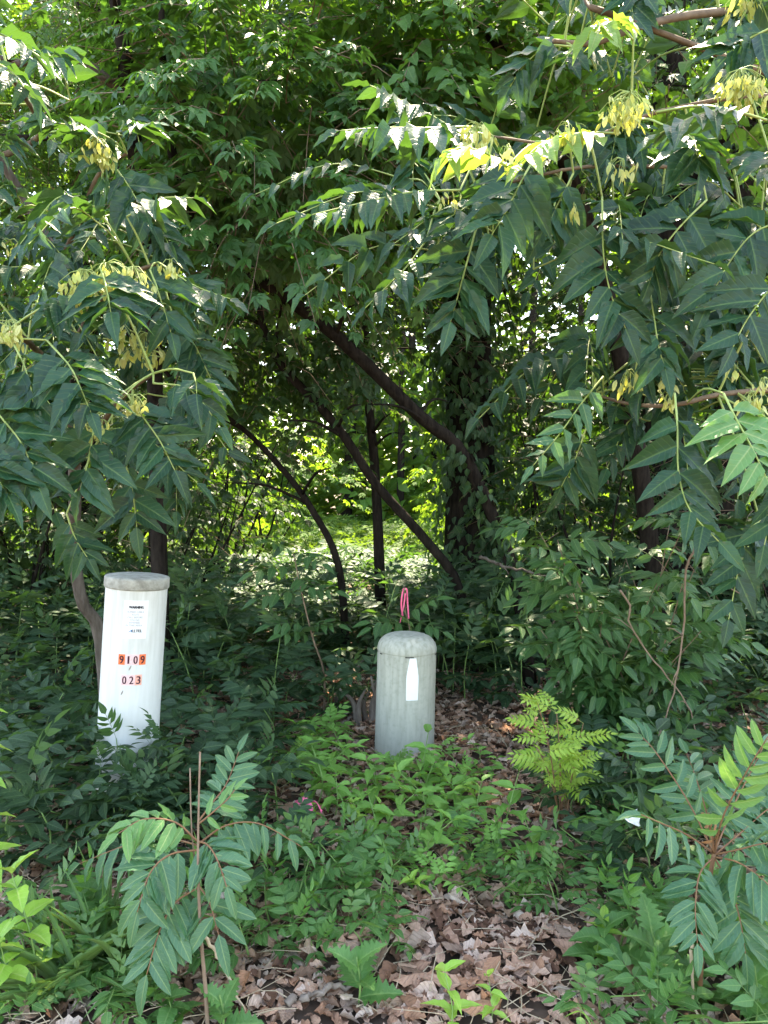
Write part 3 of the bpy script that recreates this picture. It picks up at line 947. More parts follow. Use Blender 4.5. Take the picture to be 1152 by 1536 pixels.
def seed_cluster(tree, c, r, n, hang=1.0):
    """a hanging cluster of winged seeds"""
    c = np.asarray(c, float)
    o = c + np.clip(rs.normal(0, 1, (n, 3)), -1.6, 1.6) * np.array([r, r * 0.8, r * 0.55])
    d = np.stack([rs.normal(0, 0.45, n), rs.normal(0, 0.45, n), -np.ones(n) * hang], -1)
    nn = np.stack([rs.normal(0, 0.7, n), -np.ones(n), rs.normal(0.3, 0.5, n)], -1)
    m = MB().many(T_SAM, frame(d, nn) * rs.uniform(0.024, 0.042, n)[:, None, None], o)
    top = c + UP * r * 1.2
    for k in range(0, n, 2):
        m.tube(np.array([top, (top + o[k]) / 2 + UP * 0.01, o[k]]), [0.0016, 0.0008], 3, mat=1, cap=False)
    return m.build('seed_cluster', [M_SEED, M_RACH], tree, c)


def long_frond_tree(name, label, trunk, trads, branches, heroes, fills, clusters, bark):
    """heroes: (points, N, npairs, L, droop, mat, spread)"""
    base = np.asarray(trunk[0])
    t = empty(name, base)
    tag(t, label, 'tree')
    tr = MB().tube(curve(trunk, 26), trads, 10).build('trunk', bark, t, base)
    skel = [curve(trunk, 40)]
    for (pts, r0) in branches:
        j = np.argmin(((skel[0] - np.asarray(pts[0])) ** 2).sum(1))
        if np.linalg.norm(skel[0][j] - pts[0]) > 0.03: pts = [skel[0][j]] + list(pts)
        cv = curve(pts, 22)
        skel.append(cv)
        MB().tube(cv, [r0, r0 * 0.35], 7).build('branch', M_BRANCH, tr, cv[0])
    skel = np.vstack(skel)
    total = 0
    stuff = MB()

    def petiole(p0, d0):
        j = np.argmin(((skel - p0) ** 2).sum(1))
        q = skel[j]
        if np.linalg.norm(q - p0) < 0.75:
            mid = (q + p0) / 2 + UP * 0.06 * np.linalg.norm(q - p0)
            stuff.tube(curve([q, mid, p0], 7), [0.0042, 0.003], 4, mat=1, cap=False)
    for (pts, N, npairs, L, droop, mat, spread) in heroes:
        cv = curve(pts, 22)
        petiole(cv[0], None)
        _, n = frond_objects(t, cv, N, npairs, L, mat, spread=spread, droop=droop, rs=rs)
        total += n
    for (pts, N, npairs, L, droop) in fills:
        cv = curve(pts, 12)
        petiole(cv[0], None)
        Ms, ts = frond_geo(cv, N, npairs, L, droop=droop, rs=rs, jit=0.25)
        stuff.many(T_LANCE[rs.randint(4)], Ms, ts, mat=0)
        stuff.tube(cv, [0.0035, 0.0015], 4, mat=1, cap=False)
    tag(stuff.build('foliage', [M_AIL, M_RACH], t, base), kind='stuff')
    for c in clusters:
        seed_cluster(t, *c)
    return t, total


CAMF = np.array([0.0, -0.6, 0.8])


def hero(pp, npairs, L, N=CAMF, droop=0.3, mat=None, spread=62):
    return (pxs(*pp), N, npairs, L * 1.18, droop * 0.55, mat or M_AIL, spread + 6)


TOPF = np.array([0.0, -0.25, 1.0])
UPF = np.array([0.15, -0.9, 0.5])
right_heroes = [
    hero([(903, 295, 2.5), (905, 380, 2.42), (916, 440, 2.38), (938, 492, 2.35)], 6, 0.165, UPF, 0.22),
    hero([(800, 240, 2.35), (782, 272, 2.3), (760, 315, 2.25), (738, 352, 2.2)], 5, 0.165, UPF, 0.25),
    hero([(715, 340, 2.5), (700, 395, 2.45), (688, 440, 2.42), (676, 482, 2.4)], 6, 0.155, UPF, 0.25),
    hero([(972, 420, 2.5), (980, 470, 2.45), (988, 520, 2.4), (996, 548, 2.38)], 5, 0.15, UPF, 0.25),
    hero([(1012, 590, 2.2), (1016, 640, 2.15), (1018, 710, 2.1), (1035, 765, 2.05), (1078, 812, 2.0)], 6, 0.135, UPF, 0.2),
    hero([(1085, 590, 2.0), (1105, 630, 1.95), (1132, 680, 1.9), (1160, 740, 1.88)], 6, 0.12, UPF, 0.1, M_SAPY, 75),
    hero([(905, 565, 2.6), (876, 600, 2.55), (840, 650, 2.5), (800, 698, 2.5)], 6, 0.105, UPF, 0.3, M_SAP),
    hero([(880, 640, 2.7), (862, 690, 2.7), (842, 730, 2.7)], 4, 0.15, UPF, 0.3),
    hero([(690, 285, 2.3), (620, 288, 2.28), (540, 305, 2.25), (468, 322, 2.22)], 9, 0.115, TOPF, 1.1, M_AIL, 80),
    hero([(700, 190, 2.35), (640, 192, 2.3), (570, 192, 2.28), (510, 196, 2.25)], 8, 0.12, TOPF, 1.0, M_AIL, 80),
    hero([(690, 200, 2.5), (650, 175, 2.5), (600, 150, 2.48), (555, 128, 2.45)], 7, 0.12, TOPF, 1.0, M_AIL, 80),
    hero([(760, 250, 2.1), (725, 228, 2.05), (690, 222, 2.02), (672, 232, 2.0)], 4, 0.12, TOPF, 0.9, M_AILY, 70),  # backlit yellow glow of this frond is put into its leaf colour
    hero([(950, 60, 2.3), (925, 35, 2.25), (905, 35, 2.2), (895, 50, 2.15)], 5, 0.13, TOPF, 0.7, M_AILY, 70),
    hero([(860, 70, 2.5), (820, 70, 2.5), (785, 100, 2.5), (765, 130, 2.5)], 5, 0.12, UPF, 0.4),
    hero([(1000, 190, 2.2), (1035, 205, 2.15), (1045, 225, 2.1), (1048, 245, 2.08)], 4, 0.15, UPF, 0.55, M_AIL, 70),
    hero([(930, 200, 2.2), (870, 200, 2.15), (815, 215, 2.1), (780, 245, 2.05)], 6, 0.12, TOPF, 0.6, M_AILY, 70),  # sunlit frond, its brightness painted by the yellow-green leaf colour
    hero([(1150, 180, 2.0), (1090, 165, 1.98), (1040, 175, 1.96), (990, 200, 1.95)], 6, 0.12, TOPF, 0.35, M_AIL, 66),
    hero([(1180, 330, 2.4), (1130, 350, 2.4), (1090, 400, 2.38), (1060, 460, 2.36)], 5, 0.16, UPF, 0.3),
    hero([(1170, 420, 2.3), (1150, 440, 2.3), (1120, 480, 2.28), (1100, 520, 2.25)], 4, 0.15, UPF, 0.4),
    hero([(1060, 300, 2.45), (1020, 340, 2.42), (990, 380, 2.4), (975, 420, 2.4)], 5, 0.16, UPF, 0.3),
    hero([(860, 260, 2.5), (840, 300, 2.5), (815, 345, 2.5)], 4, 0.16, UPF, 0.35),
    hero([(640, 360, 2.6), (610, 400, 2.55), (580, 430, 2.5), (548, 462, 2.48)], 5, 0.13, TOPF, 0.5),
    hero([(1160, 40, 2.3), (1120, 60, 2.3), (1090, 85, 2.3)], 4, 0.15, UPF, 0.5),
]
fills = []


def fill(n, x0, x1, y0, y1, Y0, Y1, out, down, L0, L1, droop, N, sx=0.0):
    for _ in range(n):
        a = P(rs.uniform(x0, x1), rs.uniform(y0, y1), rs.uniform(Y0, Y1))
        dv = np.array([rs.normal(sx, 0.24), -rs.uniform(*out), -rs.uniform(*down)])
        fills.append(([a, a + dv * 0.5 + [0, 0, 0.09], a + dv], N + rs.normal(0, 0.3, 3), rs.randint(5, 8), rs.uniform(L0, L1), droop))


fill(46, 790, 1230, 190, 560, 2.7, 3.6, (0.1, 0.45), (0.03, 0.32), 0.14, 0.19, 0.14, CAMF, -0.1)
fill(20, 600, 880, 190, 380, 2.6, 3.3, (0.1, 0.4), (0.02, 0.26), 0.13, 0.17, 0.16, CAMF, -0.15)
fill(44, 820, 1330, -330, 150, 2.4, 3.8, (0.05, 0.4), (-0.1, 0.25), 0.13, 0.17, 0.2, TOPF, -0.15)  # upper fronds, mostly above the view, added to shade those below
fill(16, 1060, 1260, 560, 780, 2.3, 3.2, (0.05, 0.3), (0.08, 0.32), 0.13, 0.16, 0.15, CAMF, -0.1)
fill(10, 960, 1120, 560, 680, 2.8, 3.3, (0.05, 0.25), (0.1, 0.3), 0.13, 0.16, 0.15, CAMF, -0.05)
tr_base = np.array([2.3, 3.3, -0.03])
right_branches = [
    (pxs((1330, 640, 3.2), (1200, 590, 2.8), (1090, 590, 2.5), (1010, 608, 2.45), (940, 605, 2.6), (890, 590, 2.7)), 0.013),
    (pxs((1330, 100, 3.2), (1200, 20, 2.9), (1060, 20, 2.7), (960, 40, 2.6), (890, 65, 2.55), (830, 62, 2.5)), 0.021),
    (pxs((1330, 250, 3.2), (1200, 150, 2.6), (1000, 165, 2.4), (860, 215, 2.42), (740, 205, 2.5)), 0.011),
    (pxs((1330, 330, 3.2), (1200, 240, 2.9), (1020, 250, 2.75), (880, 250, 2.7), (760, 275, 2.8), (660, 300, 2.8)), 0.011),
    (pxs((940, 30, 2.62), (905, 20, 2.7), (880, 5, 2.8), (870, -40, 2.9)), 0.012),
]
CL = [(P(945, 162, 2.1), 0.035, 60), (P(925, 170, 2.1), 0.03, 30), (P(1108, 125, 2.2), 0.032, 55), (P(1125, 145, 2.2), 0.03, 35), (P(718, 205, 2.25), 0.028, 35), (P(677, 297, 2.4), 0.018, 10),
      (P(860, 315, 2.4), 0.014, 8), (P(935, 255, 2.4), 0.028, 16), (P(850, 200, 2.1), 0.025, 22), (P(942, 572, 2.5), 0.03, 22), (P(995, 575, 2.45), 0.02, 14), (P(1003, 600, 2.45), 0.016, 14), (P(1138, 628, 2.0), 0.016, 10), (P(1145, 580, 2.1), 0.02, 12),
      (P(1100, 555, 2.3), 0.016, 6), (P(1128, 600, 2.2), 0.02, 16), (P(1118, 4, 2.4), 0.03, 35), (P(760, 235, 2.1), 0.022, 16)]
tree_R, nR = long_frond_tree('blue_green_tree', 'blue green tree with long drooping fronds arching in over the grey domed pedestal', [tr_base, tr_base + [0.05, 0, 0.9], tr_base + [-0.05, -0.05, 1.9], tr_base + [0.05, 0, 3.2], tr_base + [0, 0.1, 4.4]], [0.075, 0.065, 0.055, 0.035, 0.012], right_branches, right_heroes, fills, CL, M_BARKG)

left_heroes = [
    hero([(190, 325, 2.7), (215, 312, 2.68), (245, 297, 2.66), (290, 297, 2.64)], 5, 0.13, TOPF, 0.9, M_AIL, 75),
    hero([(165, 240, 2.9), (190, 275, 2.85), (208, 305, 2.82), (228, 338, 2.8)], 5, 0.15, UPF, 0.2),
    hero([(225, 405, 2.6), (235, 430, 2.55), (246, 465, 2.52), (256, 498, 2.5)], 5, 0.14, UPF, 0.3),
    hero([(240, 395, 2.7), (285, 425, 2.66), (320, 440, 2.64), (345, 448, 2.62)], 5, 0.12, TOPF, 0.85, M_AIL, 72),
    hero([(150, 400, 2.4), (158, 425, 2.3), (163, 450, 2.25), (166, 468, 2.22)], 5, 0.15, CAMF, 0.2, M_AIL, 70),
    hero([(260, 480, 2.75), (290, 515, 2.72), (305, 545, 2.7), (322, 580, 2.7)], 6, 0.13, UPF, 0.2),
    hero([(70, 510, 2.3), (105, 550, 2.2), (122, 585, 2.15), (136, 618, 2.12)], 7, 0.14, CAMF, 0.2, M_AIL, 70),
    hero([(190, 590, 2.4), (215, 626, 2.35), (240, 662, 2.32), (262, 705, 2.3)], 6, 0.145, UPF, 0.3, M_AIL, 75),
    hero([(142, 630, 2.35), (138, 660, 2.3), (130, 700, 2.26), (120, 735, 2.24)], 5, 0.15, UPF, 0.25),
    hero([(190, 700, 2.6), (198, 735, 2.58), (202, 760, 2.56), (205, 790, 2.55)], 3, 0.15, UPF, 0.25),
    hero([(230, 575, 2.45), (275, 580, 2.42), (300, 600, 2.42), (330, 640, 2.42)], 5, 0.12, CAMF, 0.6),
    hero([(20, 515, 2.3), (35, 545, 2.25), (46, 580, 2.22), (50, 610, 2.2)], 4, 0.15, UPF, 0.3),
    hero([(-30, 590, 2.2), (5, 630, 2.15), (35, 670, 2.12), (55, 720, 2.1)], 6, 0.15, UPF, 0.3),
    hero([(-40, 660, 2.1), (-15, 700, 2.06), (10, 740, 2.04)], 5, 0.14, UPF, 0.35),
    hero([(100, 770, 2.6), (112, 805, 2.58), (132, 838, 2.56)], 4, 0.12, UPF, 0.4),
    hero([(150, 420, 2.8), (90, 402, 2.75), (40, 400, 2.72), (-10, 402, 2.7)], 8, 0.1, TOPF, 1.0, M_AIL, 80),
    hero([(-60, 10, 2.0), (-20, 40, 1.95), (20, 60, 1.9), (60, 85, 1.88)], 6, 0.11, TOPF, 0.5, M_AIL, 70),
    hero([(-60, 90, 2.1), (-20, 90, 2.05), (20, 110, 2.0), (45, 145, 1.98)], 5, 0.11, TOPF, 0.6, M_AIL, 70),
    hero([(150, 200, 2.7), (120, 190, 2.65), (85, 185, 2.6), (50, 180, 2.58)], 6, 0.12, TOPF, 0.3, M_AIL, 66),
    hero([(175, 200, 2.75), (200, 190, 2.7), (225, 185, 2.66)], 4, 0.12, TOPF, 0.35, M_AIL, 66),
    hero([(290, 560, 2.35), (294, 575, 2.3), (295, 590, 2.28)], 1, 0.14, UPF, 0.35),
    hero([(120, 440, 2.35), (90, 452, 2.3), (75, 460, 2.28)], 3, 0.12, CAMF, 0.5),
]
fills = []
fill(44, -90, 270, 330, 720, 2.6, 3.4, (0.08, 0.4), (0.03, 0.3), 0.13, 0.165, 0.15, CAMF, 0.0)
fill(16, -120, 200, 150, 360, 2.6, 3.5, (0.05, 0.35), (0.0, 0.25), 0.12, 0.15, 0.2, TOPF)
fill(22, -280, 60, -300, 40, 2.2, 3.4, (0.0, 0.3), (0.0, 0.25), 0.12, 0.15, 0.25, TOPF, 0.1)  # top fronds mostly out of view, added for shade on the lower ones
left_trunk = [gp(158, 4.0)] + pxs((150, 955, 4.0), (124, 905, 3.95), (112, 830, 3.9), (112, 700, 3.6), (95, 560, 3.4), (90, 400, 3.3), (-30, 180, 3.2), (-130, -100, 3.2))
left_branches = [
    (pxs((112, 700, 3.6), (150, 640, 3.1), (190, 590, 2.7), (230, 560, 2.5)), 0.018),
    (pxs((95, 560, 3.4), (130, 480, 3.0), (180, 420, 2.8), (235, 395, 2.75)), 0.018),
    (pxs((90, 400, 3.3), (120, 330, 3.0), (150, 260, 2.9), (190, 230, 2.85)), 0.016),
    (pxs((95, 560, 3.4), (60, 530, 2.9), (20, 500, 2.5), (-30, 520, 2.3)), 0.018),
    (pxs((60, 200, 3.2), (20, 120, 2.7), (-30, 70, 2.3)), 0.014),
]
CL = [(P(145, 222, 2.7), 0.03, 45), (P(155, 235, 2.7), 0.02, 25), (P(125, 425, 2.35), 0.035, 45), (P(160, 418, 2.4), 0.04, 60), (P(200, 420, 2.45), 0.035, 45), (P(120, 445, 2.35), 0.025, 25), (P(256, 400, 2.55), 0.018, 18), (P(12, 500, 2.3), 0.03, 35), (P(200, 606, 2.3), 0.022, 26),
      (P(130, 645, 2.4), 0.028, 26), (P(155, 640, 2.35), 0.018, 12), (P(218, 525, 2.7), 0.05, 60), (P(178, 500, 2.65), 0.03, 24), (P(15, 370, 2.8), 0.02, 10)]
tree_L, nL = long_frond_tree('blue_green_tree', 'blue green tree with long fronds and yellow seed clusters over the leaning white pedestal', left_trunk, [0.034, 0.032, 0.03, 0.028, 0.024, 0.018, 0.008], left_branches, left_heroes, fills, CL, M_BARKG)
for t in (tree_L, tree_R): t['group'] = 'blue green trees flanking the gap'
print('hero leaflets', nL, nR)

# ------------------------------------------------------------------ pedestals
def wall_mat(name, base, dark, streak, rough, streak_range, green=(0.3, 0.32, 0.22)):
    """weathered plastic: streaks run down the wall, stronger towards the rim"""
    m, nt, out = newmat(name)
    L = nt.links
    tc = nd(nt, 'ShaderNodeTexCoord')
    mp = nd(nt, 'ShaderNodeMapping')
    mp.inputs['Scale'].default_value = (46, 46, 5.0)
    L.new(tc.outputs['Object'], mp.inputs['Vector'])
    n1 = nd(nt, 'ShaderNodeTexNoise')
    n1.inputs['Scale'].default_value = 1.0
    n1.inputs['Detail'].default_value = 6.0
    L.new(mp.outputs[0], n1.inputs['Vector'])
    n2 = nd(nt, 'ShaderNodeTexNoise')
    n2.inputs['Scale'].default_value = 45.0
    n2.inputs['Detail'].default_value = 6.0
    L.new(tc.outputs['Object'], n2.inputs['Vector'])
    r1 = nd(nt, 'ShaderNodeMapRange')
    r1.inputs['From Min'].default_value = 0.4
    r1.inputs['From Max'].default_value = 0.72
    L.new(n1.outputs['Fac'], r1.inputs['Value'])
    r2 = nd(nt, 'ShaderNodeMapRange')
    r2.inputs['From Min'].default_value = 0.5
    r2.inputs['From Max'].default_value = 0.75
    L.new(n2.outputs['Fac'], r2.inputs['Value'])
    sp = nd(nt, 'ShaderNodeSeparateXYZ')
    L.new(tc.outputs['Object'], sp.inputs[0])
    zr = nd(nt, 'ShaderNodeMapRange')
    zr.inputs['From Min'].default_value = streak_range[0]
    zr.inputs['From Max'].default_value = streak_range[1]
    zr.inputs['To Min'].default_value = 0.25
    L.new(sp.outputs[2], zr.inputs['Value'])
    col = mix(nt, mth(nt, 'MULTIPLY', mth(nt, 'MULTIPLY', r1.outputs[0], streak), zr.outputs[0]), base, dark)
    col = mix(nt, mth(nt, 'MULTIPLY', mth(nt, 'MULTIPLY', r2.outputs[0], streak * 0.6), zr.outputs[0]), col, green)
    bs = nd(nt, 'ShaderNodeBsdfPrincipled')
    L.new(col, bs.inputs['Base Color'])
    bs.inputs['Roughness'].default_value = rough
    bs.inputs['Specular IOR Level'].default_value = 0.35
    bp = nd(nt, 'ShaderNodeBump')
    bp.inputs['Strength'].default_value = 0.12
    bp.inputs['Distance'].default_value = 0.003
    L.new(n2.outputs['Fac'], bp.inputs['Height'])
    L.new(bp.outputs[0], bs.inputs['Normal'])
    L.new(bs.outputs[0], out.inputs['Surface'])
    return m


M_WHITEP = wall_mat('white_plastic', (0.71, 0.71, 0.69), (0.42, 0.42, 0.37), 0.55, 0.5, (0.3, 0.98), (0.6, 0.6, 0.54))
M_GREYP = wall_mat('grey_plastic', (0.46, 0.455, 0.39), (0.26, 0.265, 0.21), 0.8, 0.65, (-0.2, 0.6), (0.22, 0.24, 0.18))
M_CAPP = plain('stained_cap', (0.23, 0.22, 0.19), (0.47, 0.46, 0.41), 26, 0.85, 0.4, detail=8)
M_PAPER = plain('label_white', (0.8, 0.81, 0.83), (0.86, 0.86, 0.88), 40, 0.4)
M_PAPER2 = plain('label_bright_white', (0.88, 0.88, 0.88), (0.92, 0.92, 0.92), 40, 0.35)
M_INK = plain('ink_black', (0.02, 0.02, 0.03), (0.03, 0.03, 0.04), 40, 0.5)
M_INKG = plain('ink_grey', (0.28, 0.28, 0.32), (0.36, 0.36, 0.4), 40, 0.5)
M_INKB = plain('ink_blue', (0.02, 0.16, 0.36), (0.03, 0.2, 0.42), 40, 0.5)
M_DIGIT = plain('digit_dark_red', (0.05, 0.012, 0.025), (0.08, 0.015, 0.03), 40, 0.5)
M_ORANGE = plain('tile_orange', (0.85, 0.14, 0.04), (0.9, 0.24, 0.1), 90, 0.4)
M_PINKT = plain('tile_pink', (0.86, 0.5, 0.5), (0.88, 0.66, 0.66), 90, 0.4)
M_SALMON = plain('tile_salmon', (0.86, 0.36, 0.26), (0.88, 0.5, 0.42), 90, 0.4)
M_RUST = plain('scuff', (0.25, 0.2, 0.18), (0.4, 0.34, 0.3), 60, 0.8)
M_GAP = plain('dark_slot', (0.02, 0.02, 0.02), (0.03, 0.03, 0.03), 60, 0.9)
M_PINK = plain('ribbon_pink', (0.85, 0.1, 0.22), (0.9, 0.2, 0.34), 40, 0.35)


def lathe(prof, seg=48):
    """prof: (radius, z) from the bottom up"""
    b = MB()
    p = np.array(prof, float)
    a = np.linspace(0, 2 * math.pi, seg, endpoint=False)
    v = np.stack([p[:, 0:1] * np.cos(a), p[:, 0:1] * np.sin(a), np.repeat(p[:, 1:2], seg, 1)], -1)
    n = len(p)
    i, j = np.meshgrid(np.arange(n - 1), np.arange(seg), indexing='ij')
    j2 = (j + 1) % seg
    q = np.stack([i * seg + j, i * seg + j2, (i + 1) * seg + j2, (i + 1) * seg + j], -1).reshape(-1, 4)
    b.raw(v.reshape(-1, 3), np.vstack([q[:, [0, 1, 2]], q[:, [0, 2, 3]]]))
    return b


def wrapped(pts2, faces, R, off, s0=0.0):
    """flat points (s along the girth, z) laid round the front (-y) of a cylinder"""
    p = np.asarray(pts2, float)
    a = (p[:, 0] + s0) / R
    r = R + off
    return MB().raw(np.stack([r * np.sin(a), -r * np.cos(a), p[:, 1]], -1), faces)


def patch(s0, s1, z0, z1, R, off, n=8, shape=None, skew=0.0):
    ss = np.linspace(0, 1, n + 1)
    zz = np.linspace(0, 1, n + 1)
    pts = []
    for v in zz:
        w = shape(v) if shape else 1.0
        mid = (s0 + s1) / 2
        for u in ss:
            pts.append((mid + (u - 0.5) * (s1 - s0) * w + skew * (v - 0.5), z0 + (z1 - z0) * v))
    f = []
    m = n + 1
    for i in range(n):
        for j in range(n):
            a = i * m + j
            f += [(a, a + 1, a + m + 1), (a, a + m + 1, a + m)]
    return wrapped(pts, f, R, off)


def text_flat(txt, size, width=None):
    cu = bpy.data.curves.new('lettering', 'FONT')
    cu.body = txt
    cu.size = size
    cu.align_x = 'CENTER'
    cu.resolution_u = 3
    o = bpy.data.objects.new('lettering', cu)
    COL.objects.link(o)
    dg = bpy.context.evaluated_depsgraph_get()
    me = o.evaluated_get(dg).to_mesh()
    me.calc_loop_triangles()
    v = np.array([tuple(x.co) for x in me.vertices]).reshape(-1, 3)
    f = np.array([tuple(t.vertices) for t in me.loop_triangles]).reshape(-1, 3)
    o.evaluated_get(dg).to_mesh_clear()
    bpy.data.objects.remove(o)
    bpy.data.curves.remove(cu)
    v[:, 0] -= (v[:, 0].min() + v[:, 0].max()) / 2
    if width: v[:, 0] *= width / (v[:, 0].max() - v[:, 0].min())
    return v, f


def bold(v, f, e):
    """a few shifted copies thicken the strokes"""
    V = np.vstack([v, v + [e, 0, 0], v + [-e, 0, 0]])
    V[len(v):2 * len(v), 2] += 1
    return V, np.vstack([f, f + len(v), f + 2 * len(v)])


def letter(parent, txt, size, s, z, R, off, mat, name='lettering', width=None, heavy=0.0):
    v, f = text_flat(txt, size, width)
    b = MB()
    for k, e in enumerate((0, heavy, -heavy) if heavy else (0,)):
        p = v[:, :2] + [s + e, z]
        a = p[:, 0] / R
        r = R + off + k * 0.0001
        b.raw(np.stack([r * np.sin(a), -r * np.cos(a), p[:, 1]], -1), f)
    return b.build(name, mat, parent, wloc(parent), smooth=False) if False else link(name, b.mesh(name, mat, False), parent, wloc(parent))


# leaning white pedestal; built at the origin, then moved and tilted
R1 = 0.1365
ped = empty('utility_pedestal')
tag(ped, 'leaning white cylinder pedestal with flat stained cap and orange number tiles', 'pedestal')
body = lathe([(R1 * 0.98, -0.12), (R1, 0.0), (R1, 0.98)]).build('body', M_WHITEP, ped)
lathe([(R1 + 0.0015, 0.972), (R1 + 0.006, 0.974), (R1 + 0.0075, 0.979), (R1 + 0.0075, 1.016), (R1 + 0.005, 1.022), (R1 - 0.01, 1.026), (R1 * 0.6, 1.029), (0.0005, 1.031)]).build('cap', M_CAPP, ped)
zt = lambda py: 1.03 - (py - 868) * 3.4 / 1160.0        # photograph row on this pedestal -> height
ZW = zt(930)
label = patch(-0.055, 0.05, zt(960), zt(902), R1, 0.0012, skew=0.004).build('warning_label', M_PAPER, ped)
letter(label, 'WARNING', 0.017, 0.0, zt(914), R1, 0.0022, M_INK, width=0.062, heavy=0.0009)
for i, line in enumerate(('BURIED CABLE', 'ROUTE', 'CALL BEFORE', 'YOU DIG', 'ANYWHERE', 'IN THIS AREA')):
    letter(label, line, 0.0115, -0.002 - 0.001 * i, zt(920.5 + 4.1 * i), R1, 0.0022, M_INKG, width=0.0058 * len(line))
letter(label, 'LLTEL', 0.018, 0.008, zt(950), R1, 0.0022, M_INK, width=0.042, heavy=0.0008)
sw = np.array([(-0.034, -0.001), (-0.024, 0.003), (-0.016, 0.011), (-0.0135, 0.0105), (-0.0135, 0.0), (-0.0165, 0.0), (-0.0165, 0.0055), (-0.024, 0.0005)])
pp = sw + [0, zt(950)]
lg = wrapped(pp, [(0, 1, 7), (1, 6, 7), (1, 2, 6), (2, 3, 6), (3, 4, 6), (4, 5, 6)], R1, 0.0022)
link('logo', lg.mesh('logo', M_INKB, False), label, (0, 0, 0))
for row, (txt, py, sx, cols) in enumerate((('9109', 992, -0.006, (M_ORANGE, M_PINKT, M_PINKT, M_ORANGE)), ('023', 1023, -0.004, (M_PINKT, M_PINKT, M_SALMON)))):
    wt, ht = 0.0298, 0.047
    for k, ch in enumerate(txt):
        s = sx + (k - (len(txt) - 1) / 2) * wt
        tile = patch(s - wt / 2 + 0.0004, s + wt / 2 - 0.0004, zt(py) - ht / 2, zt(py) + ht / 2, R1, 0.0012, 3).build('number_tile', cols[k], ped)
        letter(tile, ch, 0.05, s, zt(py) - 0.0175, R1, 0.0022, M_DIGIT if cols[k] is M_PINKT else M_DIGIT, name='digit', width=0.0058 if ch == '1' else 0.0165, heavy=0.0011)
for (s, py) in ((-0.012, 1004), (-0.04, 1042)):
    patch(s - 0.004, s + 0.003, zt(py + 4), zt(py - 3), R1, 0.0012, 4, lambda v: 1 - abs(v - 0.5), 0.008).build('scuff_mark', M_RUST, ped)
foot = P(190, 1218, 3.4 + R1)
p1 = np.array([P(187.0, 1200, 3.52)[0], 3.52, float(hz(-1.1, 3.5)) + 0.045])
ped.location = p1.tolist()
ped.rotation_euler = (math.radians(0.6), math.radians(3.9), math.atan2(-p1[0], -p1[1]) - math.pi if False else math.atan2(p1[0], p1[1]) * -1)

# grey domed pedestal
R2 = 0.156
ped2 = empty('utility_pedestal')
tag(ped2, 'short grey domed pedestal with a white strip, under a pink ribbon', 'pedestal')
lathe([(R2 * 1.02, -0.05), (R2 * 1.015, 0.1), (R2, 0.58)]).build('body', M_GREYP, ped2)
dome = [(R2 - 0.004, 0.577), (R2 + 0.0015, 0.5785), (R2 + 0.002, 0.583)]
for a in np.linspace(8, 90, 9):
    dome.append((R2 - 0.078 + 0.08 * math.cos(math.radians(a)), 0.587 + 0.078 * math.sin(math.radians(a))))
dome += [(R2 * 0.3, 0.668), (0.0005, 0.67)]
lathe(dome).build('domed_cap', M_GREYP, ped2)
for s, w in ((-0.165, 0.012), (0.006, 0.022), (0.185, 0.012)):
    patch(s - w, s + w, 0.571, 0.5765, R2, 0.004, 4).build('latch_slot', M_GAP, ped2)
patch(-0.008, 0.056, 0.352, 0.57, R2 * 1.003, 0.0018, 12, lambda v: 0.86 + 0.14 * math.sin(math.pi * min(1, 0.25 + v * 0.6)) - 0.4 * max(0, v - 0.55) / 0.45).build('white_strip', M_PAPER2, ped2)
M_PALE = plain('scar_pale', (0.56, 0.61, 0.63), (0.66, 0.7, 0.71), 24, 0.55)
p2 = G(606, 1145)
p2 = np.array([P(606, 1100, 4.08)[0], 4.08, float(hz(0.1, 4.1)) - 0.04])
ped2.location = p2.tolist()
ped2.rotation_euler = (0, math.radians(1.5), 0.02)


# ------------------------------------------------------------------ pink ribbons and scraps
def ribbon(pts, w, side, fold=0.0):
    cv = curve(pts, 16)
    side = nrm(np.asarray(side, float))
    a = np.linspace(0, 2.2, 16)[:, None]
    T = nrm(np.gradient(cv, axis=0))
    S = nrm(np.cos(a * fold) * side + np.sin(a * fold) * np.cross(T, side))
    nn = np.cross(T, S) * 0.0012
    v = np.vstack([cv - S * w / 2 + nn, cv + S * w / 2 + nn, cv + S * w / 2 - nn, cv - S * w / 2 - nn])
    n = 16
    f = []
    for k in range(4):
        k2 = (k + 1) % 4
        for i in range(n - 1):
            f += [(k * n + i, k2 * n + i, k2 * n + i + 1), (k * n + i, k2 * n + i + 1, k * n + i + 1)]
    return MB().raw(v, f)


Yr = 4.36
rb = empty('flagging_ribbon', P(606, 945, Yr))
tag(rb, 'pink flagging ribbon tied to a seedling above the grey domed pedestal', 'ribbon')
ribbon(pxs((604, 925, Yr), (602, 905, Yr - 0.02), (605, 884, Yr), (610, 884, Yr), (611, 900, Yr), (613, 928, Yr - 0.03)), 0.01, (1, 0.3, 0), 0.5).build('loop', M_PINK, rb, P(606, 945, Yr))
ribbon(pxs((608, 890, Yr - 0.01), (605, 912, Yr - 0.03), (600, 934, Yr - 0.02)), 0.009, (1, -0.4, 0), 0.5).build('tail', M_PINK, rb, P(606, 945, Yr))
MB().tube(curve(pxs((615, 965, Yr), (614, 940, Yr), (608, 915, Yr), (606, 878, Yr)), 10), [0.004, 0.002], 5).build('twig', M_TWIG, rb, P(606, 945, Yr))
g = G(455, 1250) + UP * 0.045
r2 = empty('fallen_ribbon', g)
tag(r2, 'crumpled pink ribbon lying in the leaf litter', 'ribbon')
